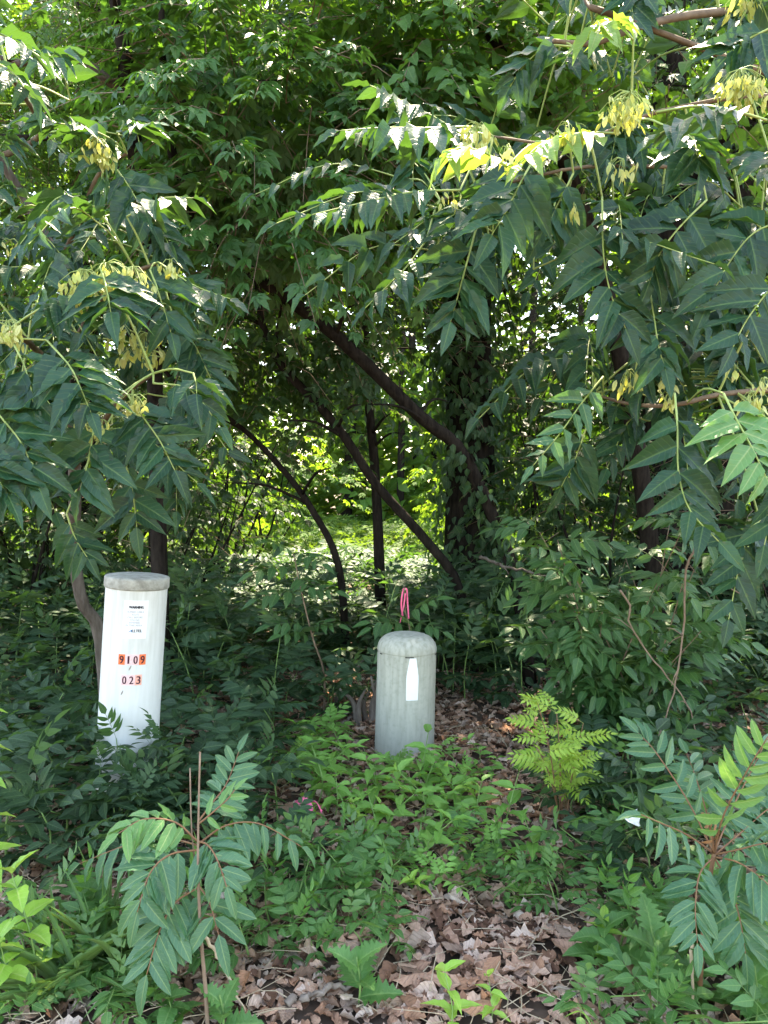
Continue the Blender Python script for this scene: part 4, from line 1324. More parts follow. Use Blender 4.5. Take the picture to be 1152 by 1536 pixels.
ribbon([g + [-0.05, 0.03, 0.05], g + [0, 0.02, 0.085], g + [0.03, 0, 0.06], g + [0.02, -0.03, 0.03]], 0.022, (0.3, 1, 0.4), 0.9).build('strip', M_PINK, r2, g)
ribbon([g + [-0.04, 0.05, 0.06], g + [0.01, 0.03, 0.075], g + [0.05, 0.03, 0.07], g + [0.075, 0.01, 0.04]], 0.018, (0.2, 0.6, 0.8), 1.1).build('strip', M_PINK, r2, g)

# ------------------------------------------------------------------ undergrowth plants
rs = np.random.RandomState(77)
PIN = {}
for key, mat in (('dark', M_DARK), ('mid', M_MID), ('herb', M_HERB)):
    PIN[key] = [MB().raw(*pinnate_tpl(3 + k % 2, 'ovate', 5, 1, 0.36, 66, 0.16, seed=10 + k, arch=0.2)).mesh('leaf', mat) for k in range(4)]
SIMPLE = {}
for key, mat in (('herb', M_HERB), ('bright', M_BRIGHT), ('mid', M_MID)):
    SIMPLE[key] = [MB().raw(*leaf_tpl('ovate', 7, 2, 0.25, 0.3 + 0.1 * k, wave=0.15, twist=0.4 * (k - 1), seed=k)).mesh('leaf', mat) for k in range(3)]
    SIMPLE[key + '_broad'] = [MB().raw(*leaf_tpl('broad', 8, 2, 0.2, 0.3 + 0.1 * k, wave=0.1, tooth=0.07, seed=k)).mesh('leaf', mat) for k in range(3)]
TOOTH = [MB().raw(*leaf_tpl('broad', 13, 2, 0.2, 0.25 + 0.1 * k, wave=0.1, tooth=0.3, seed=k)).mesh('leaf', M_WEED) for k in range(2)]


def rz(a):
    c, s = math.cos(a), math.sin(a)
    return np.array([[c, -s, 0], [s, c, 0], [0, 0, 1]])


class Proto:
    """a plant design: a stem mesh and leaves (mesh, 3x3, offset); placed as a thing with parts"""

    def __init__(self, stem, leaves):
        self.stem, self.leaves = stem, leaves

    def place(self, name, at, rot, sc, label, cat, group):
        o = empty(name, at)
        tag(o, label, cat, group)
        Rm = rz(rot) * sc
        base = np.asarray(at)
        inst('stem', self.stem, o, Rm, base)
        for (me, M, off) in self.leaves:
            inst('leaf', me, o, Rm @ M, base + Rm @ off)
        return o


def pinnate_plant(key, h, nleaf, L, seed, stem_mat=M_STEMG, low=0.25):
    r = np.random.RandomState(seed)
    cv = curve([(0, 0, -0.03), (r.normal(0, 0.03), r.normal(0, 0.03), h * 0.5), (r.normal(0, 0.06), r.normal(0, 0.06), h)], 10)
    stem = MB().tube(cv, [0.005, 0.0022], 5).mesh('stem', stem_mat)
    lv = []
    a0 = r.uniform(0, 6.28)
    for i in range(nleaf):
        t = low + (1 - low) * (i + 0.5) / nleaf
        k = min(9, int(t * 9.99))
        a = a0 + i * 2.4 + r.normal(0, 0.25)
        el = math.radians(r.uniform(5, 35) + 28 * (t - 0.5))
        d = np.array([math.cos(a) * math.cos(el), math.sin(a) * math.cos(el), math.sin(el)])
        lv.append((PIN[key][r.randint(4)], frame(d, UP + r.normal(0, 0.15, 3)) * L * r.uniform(0.8, 1.15), cv[k]))
    lv.append((PIN[key][r.randint(4)], frame(np.array([r.normal(0, 0.4), r.normal(0, 0.4), 0.8]), np.array([0, -0.7, 0.5])) * L * 0.8, cv[-1]))
    return Proto(stem, lv)


def opposite_plant(key, h, nodes, L, seed, lean=0.1, whorl=2, stem_mat=M_STEMG, shrink=0.35):
    r = np.random.RandomState(seed)
    cv = curve([(0, 0, -0.03), (r.normal(0, lean * h), r.normal(0, lean * h), h * 0.5), (r.normal(0, 2 * lean * h), r.normal(0, 2 * lean * h), h)], 10)
    stem = MB().tube(cv, [0.0035, 0.0016], 5).mesh('stem', stem_mat)
    lv = []
    a0 = r.uniform(0, 3.14)
    for i in range(nodes):
        t = 0.25 + 0.75 * (i + 1) / nodes
        k = min(9, int(t * 9.5))
        for j in range(whorl):
            a = a0 + i * 1.57 + j * 2 * math.pi / whorl + r.normal(0, 0.2)
            el = math.radians(r.uniform(-5, 30) + (25 if i == nodes - 1 else 0))
            d = np.array([math.cos(a) * math.cos(el), math.sin(a) * math.cos(el), math.sin(el)])
            lv.append((SIMPLE[key][r.randint(3)], frame(d, UP + r.normal(0, 0.2, 3)) * L * (1 - shrink * i / nodes) * r.uniform(0.85, 1.15), cv[k]))
    return Proto(stem, lv)


low_dark = [pinnate_plant('dark', 0.16 + 0.03 * k, 5 + k % 3, 0.25, 100 + k) for k in range(5)]
tall_dark = [pinnate_plant('dark', 0.42 + 0.08 * k, 8 + k, 0.28, 120 + k, low=0.15) for k in range(4)]
low_mid = [pinnate_plant('mid', 0.1 + 0.03 * k, 4 + k % 2, 0.2, 140 + k) for k in range(4)]
low_herb = [pinnate_plant('herb', 0.08 + 0.03 * k, 4 + k % 2, 0.16, 150 + k) for k in range(3)]
herb = [opposite_plant('herb', 0.13 + 0.03 * k, 4, 0.1, 160 + k) for k in range(4)]
bright = [opposite_plant('bright', 0.16 + 0.04 * k, 4, 0.1, 170 + k) for k in range(3)]
bright_broad = [opposite_plant('bright_broad', 0.3 + 0.06 * k, 5, 0.11, 180 + k, 0.05) for k in range(2)]
mid_broad = [opposite_plant('mid_broad', 0.12 + 0.04 * k, 3, 0.11, 190 + k, 0.1, 3) for k in range(3)]


def clear_of(p, extra=0.0):
    rg = G(455, 1265)
    if np.hypot(p[0] - rg[0], p[1] - rg[1]) < 0.17: return False
    lg_ = G(845, 1265)
    if np.hypot(p[0] - lg_[0], p[1] - lg_[1]) < 0.24: return False
    return np.hypot(p[0] - p1[0], p[1] - p1[1]) > R1 + 0.05 + extra and np.hypot(p[0] - p2[0], p[1] - p2[1]) > R2 + 0.05 + extra


NUMW = 'no one two three four five six seven eight nine ten eleven twelve thirteen fourteen'.split()
MARKS = {}


def describe(kind, p, sc, s0, s1, nleaf):
    """a label from the plant's look and the two landmarks it stands by"""
    f = (sc - s0) / (s1 - s0)
    size = 'small' if f < 0.34 else 'large' if f > 0.67 else ''
    by = sorted(MARKS, key=lambda k: (MARKS[k][0] - p[0]) ** 2 + (MARKS[k][1] - p[1]) ** 2)[:2]
    d0, d1 = [math.hypot(MARKS[k][0] - p[0], MARKS[k][1] - p[1]) for k in by]
    q = MARKS[by[0]]
    if d0 < 0.32: where = 'close against the ' + by[0]
    elif d1 < d0 * 1.6: where = 'between the ' + by[0] + ' and the ' + by[1]
    else: where = ('behind the ' if p[1] > q[1] + 0.25 else 'in front of the ' if p[1] < q[1] - 0.25 else 'beside the ') + by[0]
    return ' '.join(f'{size} {kind} of {NUMW[min(nleaf, 14)]} leaves {where}'.split())


def strew(protos, name, n, region, label, cat, group, s0=0.8, s1=1.25, mind=0.12, taken=None, bare=True):
    """seedlings over a ground region given in the photograph's pixels of their feet"""
    px0, px1, py0, py1 = region
    a, tries = 0, 0
    taken = taken if taken is not None else []
    y0, y1 = G((px0 + px1) / 2, py1)[1], G((px0 + px1) / 2, py0)[1]
    while a < n and tries < n * 40:
        tries += 1
        Y = rs.uniform(y0, y1)
        px = rs.uniform(px0, px1)
        x = P(px, 720, Y)[0]
        p = np.array([x, Y, float(hz(x, Y))])
        if not clear_of(p): continue
        if any((p[0] - q[0]) ** 2 + (p[1] - q[1]) ** 2 < mind ** 2 for q in taken): continue
        taken.append(p)
        pr, sc = protos[rs.randint(len(protos))], rs.uniform(s0, s1)
        pr.place(name, p, rs.uniform(0, 6.28), sc, describe(label, p, sc, s0, s1, len(pr.leaves)), cat, group)
        a += 1
    return a


tk = []
MARKS = {'white pedestal': p1, 'grey pedestal': p2, 'cut sapling': G(313, 1560), 'red sapling': G(1048, 1520), 'lime seedling': G(845, 1240), 'pink ribbon': G(455, 1250), 'leafy shrub': gp(930, 4.25), 'ivy trunk': gp(706, 7.6), 'bare litter': G(740, 1480), 'curved stem': gp(158, 4.0), 'leaning trunk': gp(712, 5.8), 'thin sapling': gp(520, 6.2), 'dark trunk': gp(990, 6.9), 'grass tufts': G(150, 1470)}
GA = 'dark seedlings around the white pedestal'
strew(low_dark, 'seedling', 58, (-90, 420, 1085, 1370), 'low dark ash-leaved seedling', 'seedling', GA, taken=tk, mind=0.13)
strew(tall_dark[:2] + low_dark, 'seedling', 36, (-120, 560, 1030, 1090), 'dark thicket seedling', 'seedling', 'thicket seedlings behind the white pedestal', taken=tk, mind=0.14, s0=0.9)
strew(tall_dark, 'seedling', 44, (-150, 620, 955, 1030), 'tall dark shaded seedling', 'seedling', 'tall shade seedlings behind the pedestals', taken=tk, mind=0.15, s0=0.85, s1=1.2)
strew(tall_dark, 'seedling', 16, (655, 800, 1000, 1060), 'tall leafy seedling', 'seedling', 'seedlings right of the grey pedestal', taken=tk, mind=0.15, s0=0.9, s1=1.25)
strew(tall_dark, 'seedling', 34, (640, 1300, 955, 1020), 'tall shadowed seedling', 'seedling', 'shade seedlings behind the bare vine', taken=tk, mind=0.16, s0=0.85, s1=1.2)
strew(low_dark + low_mid, 'seedling', 22, (905, 1260, 1130, 1300), 'dark green crowded seedling', 'seedling', 'seedlings behind the right sapling', taken=tk, mind=0.13)
strew(tall_dark[:2] + low_dark, 'seedling', 26, (1030, 1300, 1020, 1130), 'shaded dark seedling', 'seedling', 'seedlings behind the red sapling', taken=tk, mind=0.14, s0=0.8, s1=1.15)
strew(low_mid + low_dark[:2], 'seedling', 26, (840, 1010, 1200, 1370), 'mid green low seedling', 'seedling', 'seedlings around the paper scrap', taken=tk, mind=0.085, s0=0.6, s1=1.0)
strew(low_mid, 'seedling', 26, (350, 590, 1290, 1440), 'mid green ash-leaved seedling', 'seedling', 'seedlings right of the left sapling', taken=tk, mind=0.085, s0=0.5, s1=0.9)
strew(low_mid + low_herb, 'seedling', 14, (560, 830, 1290, 1370), 'fresh green low seedling', 'seedling', 'seedlings along the bare litter', taken=tk, mind=0.075, s0=0.45, s1=0.8)
strew(herb, 'leafy_herb', 28, (440, 720, 1180, 1310), 'light green herb', 'herb', 'light herbs before the grey pedestal', taken=tk, mind=0.075, s0=0.8, s1=1.25)
strew(herb + low_herb, 'leafy_herb', 12, (380, 520, 1110, 1190), 'light green paired-leaf herb', 'herb', 'herbs between the pedestals', taken=tk, mind=0.075, s0=0.8, s1=1.2)
strew(low_herb + herb, 'leafy_herb', 10, (590, 740, 1150, 1180), 'light green tufted herb', 'herb', 'herbs at the grey pedestal foot', taken=tk, mind=0.06, s0=0.55, s1=0.85)
strew(bright, 'leafy_herb', 9, (460, 720, 1200, 1320), 'yellow green herb', 'herb', 'yellow green herbs among the light ones', taken=tk, mind=0.075, s0=0.45, s1=0.75)
strew(herb, 'leafy_herb', 10, (730, 880, 1250, 1340), 'light green pointed herb', 'herb', 'herbs before the lime seedling', taken=tk, mind=0.075, s0=0.8, s1=1.2)
strew(mid_broad + low_mid, 'weed', 22, (-40, 300, 1390, 1560), 'broad leaved green weed', 'weed', 'weeds under the left sapling', taken=tk, mind=0.085, s0=0.6, s1=1.0)
strew(mid_broad + low_mid, 'weed', 26, (900, 1220, 1390, 1580), 'broad leaved weed', 'weed', 'weeds under the right sapling', taken=tk, mind=0.08, s0=0.6, s1=1.0)


def one(proto, name, px, py, sc, rot, label, cat, group=None):
    proto.place(name, G(px, py), rot, sc, label, cat, group)


for (px, Y, k, sc, ro, lab) in ((175, 3.28, 0, 0.85, 0.3, 'dark seedling pressed against the front of the white pedestal'), (232, 3.3, 1, 0.72, 1.7, 'dark seedling at the front right edge of the white pedestal'), (205, 3.2, 2, 0.62, 2.9, 'dark seedling one step in front of the white pedestal'), (140, 3.2, 1, 0.6, 4.0, 'dark seedling at the front left edge of the white pedestal'), (168, 3.02, 0, 0.62, 5.1, 'dark seedling two steps in front of the white pedestal, leaning to its left edge'), (200, 3.0, 3, 0.4, 0.9, 'bushy dark seedling two steps in front of the middle of the white pedestal'), (228, 3.06, 0, 0.6, 2.2, 'dark seedling two steps before the right edge of the white pedestal')):
    x = P(px, 720, Y)[0]
    tall_dark[k].place('seedling', np.array([x, Y, float(hz(x, Y))]), ro, sc, lab, 'seedling', None)
one(bright_broad[1], 'bright_weed', 60, 1500, 0.95, 0.4, 'tall yellow green weed with whorled leaves beside the grass tufts', 'weed')
one(bright_broad[0], 'bright_weed', 15, 1530, 0.8, 1.9, 'shorter yellow green weed next to the tall whorled one', 'weed')
bw = opposite_plant('bright', 0.75, 9, 0.1, 300, 0.02)
one(bw, 'bright_weed', -8, 1440, 1.3, 0.2, 'very tall pale green weed with paired leaves left of the white pedestal', 'weed')
one(bright[2], 'bright_weed', 660, 1580, 0.8, 0.9, 'bright green weed with long pointed leaves on the bare litter', 'weed')
one(bright[0], 'bright_weed', 735, 1535, 0.6, 0.2, 'small bright weed beside the long leaved one on the litter', 'weed')
one(bright[1], 'bright_weed', 925, 1470, 0.85, 2.2, 'bright green three leaved weed at the litter edge by the toothed weed', 'weed')
one(bright[1], 'bright_weed', 1080, 1440, 0.75, 0.8, 'bright green sprout among the leaflets of the right sapling', 'weed')
one(bright[0], 'bright_weed', 625, 1350, 0.6, 2.9, 'tiny bright sprout by itself between green seedlings', 'weed')


def toothed_weed(px, py, h, n, L, label, lean=(0, 0)):
    g = G(px, py)
    o = empty('toothed_weed', g)
    tag(o, label, 'weed', 'toothed weeds')
    top = g + [lean[0], lean[1], h]
    cv = curve([g - [0, 0, 0.03], (g + top) / 2 + [0.01, 0, 0], top], 10)
    MB().tube(cv, [0.004, 0.002], 5).build('stem', M_STEMG, o, g)
    for i in range(n):
        a = i * 2.4 + rs.uniform(-0.3, 0.3)
        el = math.radians(20 + 40 * i / n)
        d = np.array([math.cos(a) * math.cos(el), math.sin(a) * math.cos(el), math.sin(el)])
        inst('leaf', TOOTH[i % 2], o, frame(d, UP + [0, -0.3, 0]) * L * (1 - 0.3 * i / n) * rs.uniform(0.9, 1.1), cv[3 + int(6 * i / n)])


toothed_weed(535, 1520, 0.16, 6, 0.12, 'toothed green weed standing in the litter beside a fallen stick')
toothed_weed(985, 1500, 0.22, 7, 0.14, 'large toothed weed with yellow specks beside the bare litter', (-0.02, 0))
toothed_weed(1130, 1560, 0.2, 7, 0.14, 'toothed weed under the fronds of the right sapling')
toothed_weed(330, 1560, 0.12, 5, 0.1, 'low toothed weed at the foot of the left sapling')

# grass tufts
T_BLADE = leaf_tpl('narrow', 6, 1, 0.3, 0.5)
T_BLADE = (T_BLADE[0] * np.array([0.22, 1, 1]), *T_BLADE[1:])
for (px, py, n, L, lab) in ((150, 1470, 34, 0.3, 'tuft of thin green grass under the left sapling fronds'), (190, 1440, 26, 0.26, 'finer grass tuft between dead leaves and seedling fronds'), (95, 1500, 30, 0.32, 'grass tuft rising through the yellow green weed'), (225, 1500, 14, 0.24, 'sparse grass tuft beside the left sapling stem')):
    g = G(px, py)
    o = empty('grass_tuft', g)
    tag(o, lab, 'grass', 'grass tufts by the left sapling')
    for k in range(n):
        a = rs.uniform(0, 6.28)
        el = math.radians(rs.uniform(45, 85))
        d = np.array([math.cos(a) * math.cos(el), math.sin(a) * math.cos(el), math.sin(el)])
        inst('blade', tpl_mesh('blade', T_BLADE, M_GRASS, 0), o, frame(d, np.array([-math.cos(a), -math.sin(a), 0.8])) * L * rs.uniform(0.6, 1.1), g + [rs.normal(0, 0.025), rs.normal(0, 0.025), -0.01])

# ------------------------------------------------------------------ saplings with long leaves in the foreground
rs = np.random.RandomState(9)


def sapling(name, label, stem_pts, rads, fronds, stem_mat, stalk):
    base = np.asarray(stem_pts[0])
    o = empty(name, base)
    tag(o, label, 'sapling')
    MB().tube(curve(stem_pts, 16), rads, 8).build('stem', stem_mat, o, base)
    for (pp, npairs, L, N, droop, mat, spread) in fronds:
        frond_objects(o, curve(pxs(*pp), 20), N, npairs, L, mat, T_BLUNT, 0.003, stalk, name='leaf', spread=spread, droop=droop, rs=rs, jit=0.1, start=0.22, tiptaper=0.25)
    return o


N1 = np.array([0, -0.7, 0.75])
sb = G(313, 1560)
left_sap = sapling('sapling', 'blue green sapling with arching leaves and a cut stem in the litter', [sb - [0, 0, 0.03]] + pxs((308, 1480, sb[1]), (301, 1400, sb[1]), (297, 1300, sb[1] + 0.02), (298, 1210, sb[1] + 0.03), (300, 1128, sb[1] + 0.04)), [0.0058, 0.0052, 0.004, 0.0026, 0.0024], [
    ([(296, 1262, 2.08), (262, 1233, 2.06), (215, 1229, 2.04), (178, 1250, 2.0)], 8, 0.099, np.array([0, -0.4, 0.9]), 0.35, M_SAPY, 75),
    ([(297, 1275, 2.06), (255, 1282, 2.0), (225, 1310, 1.95), (206, 1368, 1.9)], 7, 0.120, N1, 0.25, M_SAP, 72),
    ([(298, 1262, 2.06), (312, 1268, 2.0), (326, 1290, 1.96), (340, 1330, 1.92)], 7, 0.103, N1, 0.3, M_SAP, 76),
    ([(299, 1330, 2.05), (262, 1355, 1.98), (238, 1400, 1.93), (220, 1462, 1.88)], 7, 0.120, N1, 0.2, M_SAP, 72),
    ([(299, 1330, 2.05), (310, 1345, 2.0), (318, 1365, 1.96), (328, 1402, 1.92)], 3, 0.125, N1, 0.25, M_SAP, 74),
    ([(298, 1265, 2.1), (340, 1238, 2.14), (390, 1236, 2.18), (452, 1270, 2.2)], 8, 0.112, np.array([0, -0.4, 0.9]), 0.6, M_SAP, 78),
    ([(299, 1230, 2.12), (318, 1205, 2.2), (340, 1175, 2.28), (358, 1128, 2.35)], 8, 0.099, N1, 0.1, M_SAP, 74),
    ([(297, 1268, 2.12), (250, 1258, 2.2), (190, 1268, 2.26), (120, 1295, 2.3)], 8, 0.116, np.array([0, -0.4, 0.9]), 0.5, M_SAP, 76),
    ([(299, 1235, 2.1), (315, 1222, 2.1), (340, 1200, 2.1), (352, 1185, 2.1)], 3, 0.065, N1, 0.2, M_SAPY, 60),
], M_TWIG, M_STEMR)
MB().tube(curve(pxs((292, 1290, 2.1), (287, 1240, 2.1), (285, 1152, 2.12)), 8), [0.0024, 0.002], 6).build('dead_stub', M_TWIG, left_sap, P(292, 1290, 2.1))
b0 = G(1048, 1520)
right_sap = sapling('sapling', 'spreading blue green sapling with red leaf stalks beside the white paper scrap', [b0 - [0, 0, 0.03]] + pxs((1052, 1440, b0[1]), (1060, 1350, b0[1] + 0.03), (1071, 1280, b0[1] + 0.05)), [0.008, 0.007, 0.006], [
    ([(1071, 1280, 2.2), (1032, 1202, 2.22), (985, 1130, 2.26), (958, 1100, 2.28)], 7, 0.103, N1, 0.05, M_SAP, 72),
    ([(1071, 1280, 2.15), (1085, 1224, 2.05), (1119, 1159, 1.95), (1155, 1100, 1.9)], 8, 0.098, N1, 0.05, M_SAPY, 66),
    ([(1071, 1285, 2.15), (1050, 1310, 2.05), (1043, 1360, 1.98), (1046, 1415, 1.93)], 8, 0.103, N1, 0.12, M_SAP, 76),
    ([(1071, 1280, 2.15), (1030, 1252, 2.08), (990, 1234, 2.02), (962, 1222, 2.0)], 5, 0.108, np.array([0, -0.4, 0.9]), 0.55, M_SAP, 80),
    ([(1071, 1282, 2.15), (1105, 1275, 2.1), (1150, 1265, 2.05), (1200, 1270, 2.0)], 6, 0.119, np.array([0, -0.4, 0.9]), 0.4, M_SAP, 78),
    ([(1071, 1285, 2.15), (1110, 1295, 2.05), (1150, 1325, 1.98), (1185, 1370, 1.93)], 6, 0.114, N1, 0.3, M_SAP, 76),
    ([(1071, 1280, 2.25), (1060, 1220, 2.4), (1045, 1170, 2.5), (1030, 1130, 2.6)], 7, 0.114, N1, 0.1, M_SAP, 74),
    ([(1071, 1280, 2.2), (1100, 1210, 2.3), (1125, 1160, 2.38), (1145, 1120, 2.45)], 7, 0.114, N1, 0.1, M_SAP, 74),
    ([(1071, 1280, 2.14), (1069, 1255, 2.12), (1064, 1238, 2.1), (1058, 1226, 2.08)], 5, 0.040, N1, 0.1, M_RED, 60),
    ([(1071, 1283, 2.2), (1110, 1250, 2.25), (1150, 1215, 2.3), (1190, 1190, 2.35)], 7, 0.134, N1, 0.2, M_SAP, 76),
    ([(1071, 1285, 2.15), (1095, 1330, 2.05), (1110, 1380, 2.0), (1118, 1430, 1.97)], 7, 0.129, N1, 0.2, M_SAP, 76),
], M_STEMR, M_STEMR)

# lime seedling with fine leaflets
g = G(845, 1240)
lime = empty('lime_seedling', g)
tag(lime, 'lime yellow seedling with fine leaflets right of the grey domed pedestal', 'seedling')
T_FINE = MB().raw(*pinnate_tpl(5, 'lance', 5, 1, 0.26, 62, 0.15, seed=4, arch=0.16, term=0.8)).mesh('leaf', M_LIME)
for k, (tx, ty, h0) in enumerate(((806, 1052, 0), (835, 1070, 0), (875, 1085, 0), (805, 1120, 0), (868, 1130, 0), (840, 1150, 0))):
    top = P(tx, ty, g[1] + rs.uniform(-0.1, 0.08))
    cv = curve([g + [rs.normal(0, 0.015), rs.normal(0, 0.015), -0.02], (g + top) / 2 + [0.0, 0, 0.04], top], 10)
    MB().tube(cv, [0.0035, 0.0016], 5).build('stem', M_STEMR, lime, g)
    for j in range(10):
        i = 9 - (j * 7) // 10
        a = rs.uniform(0, 6.28)
        el = math.radians(rs.uniform(-10, 40))
        d = np.array([math.cos(a) * math.cos(el), math.sin(a) * math.cos(el) - 0.2, math.sin(el)])
        inst('leaf', T_FINE, lime, frame(d, UP + [0, -0.9, 0]) * rs.uniform(0.1, 0.17), cv[i])

# ------------------------------------------------------------------ shrub right, vines, sticks
rs = np.random.RandomState(15)
sb = gp(930, 4.25) + UP * 0.04
shrub = empty('leafy_shrub', sb)
tag(shrub, 'chest high leafy shrub behind the bare hanging vine and lime seedling', 'shrub')
SH = [MB().raw(*pinnate_tpl(3, 'ovate', 6, 1, 0.4, 66, 0.18, seed=40 + k, arch=0.2)).mesh('leaf', M_SHRUB) for k in range(4)]
for k in range(16):
    tx, ty = rs.uniform(800, 1070), rs.uniform(740, 980)
    Yt = rs.uniform(3.85, 4.4)
    top = P(tx, ty, Yt)
    cv = curve([sb + [rs.normal(0, 0.12), rs.normal(0, 0.08), -0.03], (sb + top) / 2 + rs.normal(0, 0.05, 3), top], 16)
    MB().tube(cv, [0.006, 0.002], 5).build('stem', M_TWIG, shrub, sb)
    for j in range(17):
        i = rs.randint(3, 16)
        a = rs.uniform(0, 6.28)
        el = math.radians(rs.uniform(-25, 30))
        d = np.array([math.cos(a) * math.cos(el), math.sin(a) * math.cos(el) - 0.35, math.sin(el)])
        inst('leaf', SH[rs.randint(4)], shrub, frame(d, UP + [0, -0.5, 0] + rs.normal(0, 0.2, 3)) * rs.uniform(0.2, 0.3), cv[i])

# seedling behind the grey pedestal that carries the ribbon
rs2 = G(600, 1090)
sd = empty('seedling', np.array([P(600, 720, 4.4)[0], 4.4, 0]))
tag(sd, 'slim light green seedling reaching over the grey domed pedestal top', 'seedling')
o0 = np.array([P(600, 720, 4.4)[0], 4.4, -0.03])
cv = curve([o0] + pxs((612, 1000, 4.4), (618, 950, 4.38), (606, 915, 4.36)), 12)
MB().tube(cv, [0.005, 0.002], 5).build('stem', M_STEMG, sd, o0)
for (tx, ty, L) in ((545, 905, 0.28), (560, 925, 0.26), (640, 900, 0.26), (650, 930, 0.24), (575, 945, 0.24), (600, 905, 0.2)):
    d = P(tx, ty, 4.28) - cv[-2]
    inst('leaf', SH[rs.randint(4)], sd, frame(d, UP + [0, -0.5, 0]) * L, cv[-2 - rs.randint(3)])


o0 = gp(484, 4.7)
ss = empty('slender_sapling', o0 + UP * 0.04)
tag(ss, 'slender sapling with green leaves between white pedestal and stump', 'sapling')
cv = curve([o0] + pxs((486, 1010, 4.7), (470, 960, 4.65), (455, 900, 4.6), (440, 830, 4.6)), 16)
MB().tube(cv, [0.008, 0.003], 6).build('stem', M_TWIG, ss, o0 + UP * 0.04)
for (tx, ty, L, k) in ((395, 850, 0.3, 14), (420, 815, 0.26, 15), (385, 890, 0.3, 12), (470, 835, 0.26, 15), (400, 930, 0.28, 9), (500, 880, 0.26, 12), (430, 945, 0.26, 8), (510, 930, 0.24, 9), (455, 870, 0.25, 13)):
    inst('leaf', SH[rs.randint(4)], ss, frame(P(tx, ty, 4.5) - cv[k], UP + [0, -0.5, 0]) * L, cv[k])


def stick(name, label, pts, r, mat, cat, group=None, twigs=0):
    base = np.asarray(pts[0])
    o = MB()
    cv = curve(pts, 20)
    cv[1:-1] += rs.normal(0, r * 0.5, cv[1:-1].shape)
    o.tube(cv, [r, r * 0.5], 7)
    for _ in range(twigs):
        i = rs.randint(4, 17)
        d = rs.normal(0, 0.06, 3)
        o.tube(np.array([cv[i], cv[i] + d * 0.6 + [0, 0, 0.01], cv[i] + d]), [r * 0.5, r * 0.2], 5)
    return tag(o.build(name, mat, None, base), label, cat, group)


stick('bare_vine', 'grey bare vine hanging in front of the leafy shrub', pxs((1060, 800, 3.7), (1040, 825, 3.7), (1028, 862, 3.7), (1027, 930, 3.7), (1018, 1000, 3.7), (1008, 1050, 3.7), (985, 1110, 3.68), (975, 1150, 3.66)), 0.006, M_TWIG, 'vine', None, 4)
stick('bare_vine', 'looping brown vine stem crossing the leafy shrub', pxs((930, 885, 3.75), (945, 910, 3.75), (945, 935, 3.75), (975, 985, 3.75), (1010, 1025, 3.74), (1035, 1065, 3.72), (1046, 1115, 3.7)), 0.0055, M_TWIG, 'vine', None, 3)
stick('dead_branch', 'pale dead branch reaching out past the leaning trunks', pxs((720, 835, 5.0), (745, 845, 5.0), (765, 852, 4.95), (800, 860, 4.9), (830, 870, 4.9)), 0.012, M_BARKG, 'branch', None, 3)
stick('thin_vine', 'thin curved vine end hanging beside the dark trunk', pxs((1070, 850, 4.6), (1080, 870, 4.6), (1105, 888, 4.6), (1125, 895, 4.6)), 0.005, M_TWIG, 'vine')
stick('green_tendril', 'thin straight green tendril between grey pedestal and shrub', pxs((755, 912, 4.2), (790, 905, 4.2), (822, 901, 4.2)), 0.0025, M_STEMG, 'vine')
for (a, b_, r, mat, lab) in (((300, 1415), (368, 1536), 0.0055, M_TWIGP, 'pale broken stalk leaning against the left sapling stem'), ((455, 1372), (510, 1412), 0.009, M_ROOT, 'dark grey stick half buried in the litter'), ((430, 1525), (545, 1490), 0.012, M_ROOT, 'forked grey stick beside the toothed weed'),
                             ((560, 1480), (612, 1405), 0.002, M_TWIGP, 'thin straw lying across dead leaves'), ((830, 1395), (960, 1356), 0.002, M_TWIGP, 'long thin straw at the edge of the bare litter'), ((500, 1105), (560, 1068), 0.012, M_ROOT, 'grey root stub beside the grey domed pedestal'),
                             ((505, 1062), (545, 1020), 0.014, M_ROOT, 'splintered stump root leaning by the grey domed pedestal'), ((735, 1100), (790, 1132), 0.008, M_BARK, 'dark stick in the litter before the lime seedling'), ((840, 1520), (890, 1505), 0.01, M_ROOT, 'short grey stick in the open litter')):
    A, B = G(*a), G(*b_)
    if 'leaning against' in lab: A = P(a[0], a[1], 2.02)
    A, B = A + UP * 0.035, B + UP * 0.035
    if 'stump' in lab: B = B + UP * 0.12
    stick('fallen_stick', lab, [A, (A + B) / 2 + [0, 0, 0.015], B], r, mat, 'stick', 'fallen sticks in the litter', 2 if r > 0.007 else 0)
A = P(1032, 1379, 2.05)
B = P(1042, 1462, 2.03)
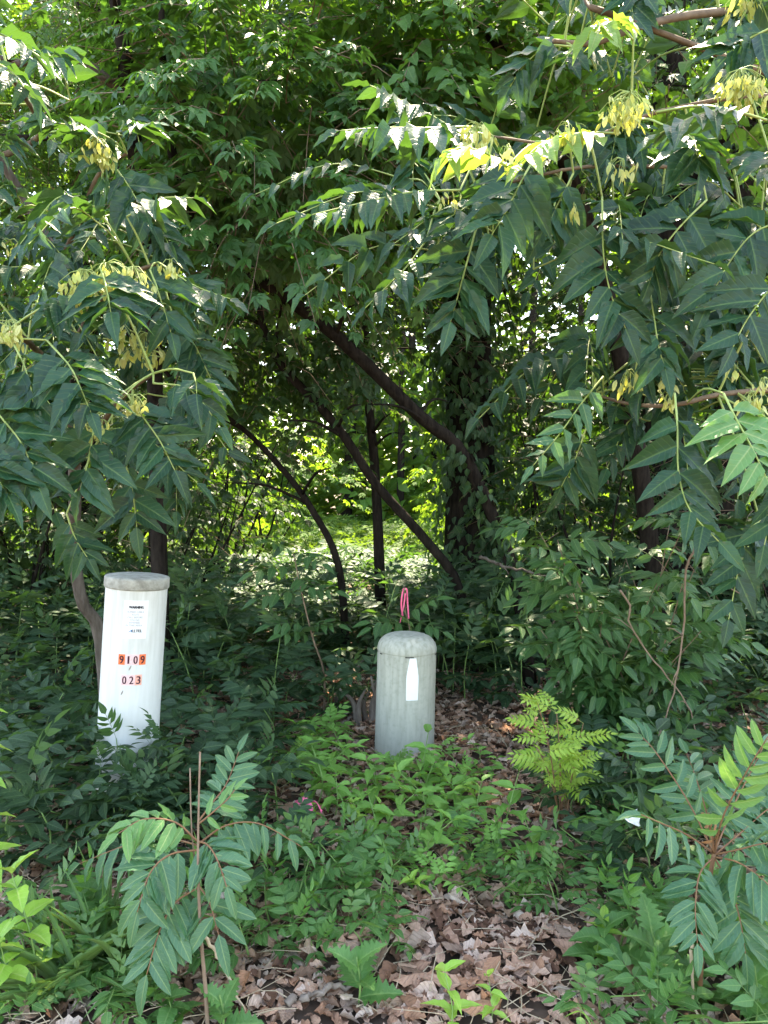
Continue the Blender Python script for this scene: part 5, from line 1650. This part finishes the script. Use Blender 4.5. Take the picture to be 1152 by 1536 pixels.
stick('fallen_stick', 'pale dry stalk standing below the right sapling fronds', [A, (A + B) / 2, np.array([B[0] + 0.005, B[1], 0.0])], 0.006, M_TWIGP, 'stick', 'fallen sticks in the litter')

# stump splinters left of the grey pedestal
s0 = G(552, 1085)
st = empty('old_stump', s0)
tag(st, 'weathered split stump close against the grey domed pedestal', 'stump')
for k in range(6):
    a = s0 + [rs.normal(0, 0.05), rs.normal(0.03, 0.04), -0.03]
    MB().tube(curve([a, a + [rs.normal(0, 0.02), 0, 0.15], a + [rs.normal(0.0, 0.05), rs.normal(0, 0.03), rs.uniform(0.22, 0.4)]], 8), [rs.uniform(0.02, 0.03), 0.006], 7).build('splinter', M_ROOT, st, s0)

# white paper scrap caught on a leaf
V, Fp, UVp, Rp = leaf_tpl('broad', 6, 2, 0.8, 0.3, wave=0.9, tooth=0.25, seed=4)
c = P(950, 1226, 2.6)
ps = MB().raw(V, Fp, UVp).mesh('paper_scrap', M_PAPER2)
po = bpy.data.objects.new('paper_scrap', ps)
COL.objects.link(po)
m4 = np.eye(4)
m4[:3, :3] = frame(np.array([1, -0.1, -0.35]), np.array([0.1, -0.8, 0.6])) * 0.07
m4[:3, 3] = c - [0.035, 0, 0]
po.matrix_world = Matrix(m4.tolist())
tag(po, 'small crumpled white paper scrap caught on the seedlings', 'paper')
so = po.modifiers.new('thickness', 'SOLIDIFY')
so.thickness = 0.02


# plants that share a label: say which one by its distance from the landmark it names
same = {}
for o in list(COL.objects):
    if o.parent is None and o.get('label') and o.get('group'):
        same.setdefault(o['label'], []).append(o)
ORD = ['nearest to it', 'second nearest', 'third nearest', 'fourth nearest', 'fifth nearest', 'sixth nearest']
for lab, os_ in same.items():
    if len(os_) < 2: continue
    mk = [k for k in MARKS if ('the ' + k) in lab]
    if not mk: continue
    mk.sort(key=lambda k: lab.index('the ' + k))
    c = MARKS[mk[0]]
    os_.sort(key=lambda o: (o.location.x - c[0]) ** 2 + (o.location.y - c[1]) ** 2)
    for o, w in zip(os_, ORD):
        new = lab + ', ' + w
        if len(new.replace('-', ' ').split()) <= 16: o['label'] = new
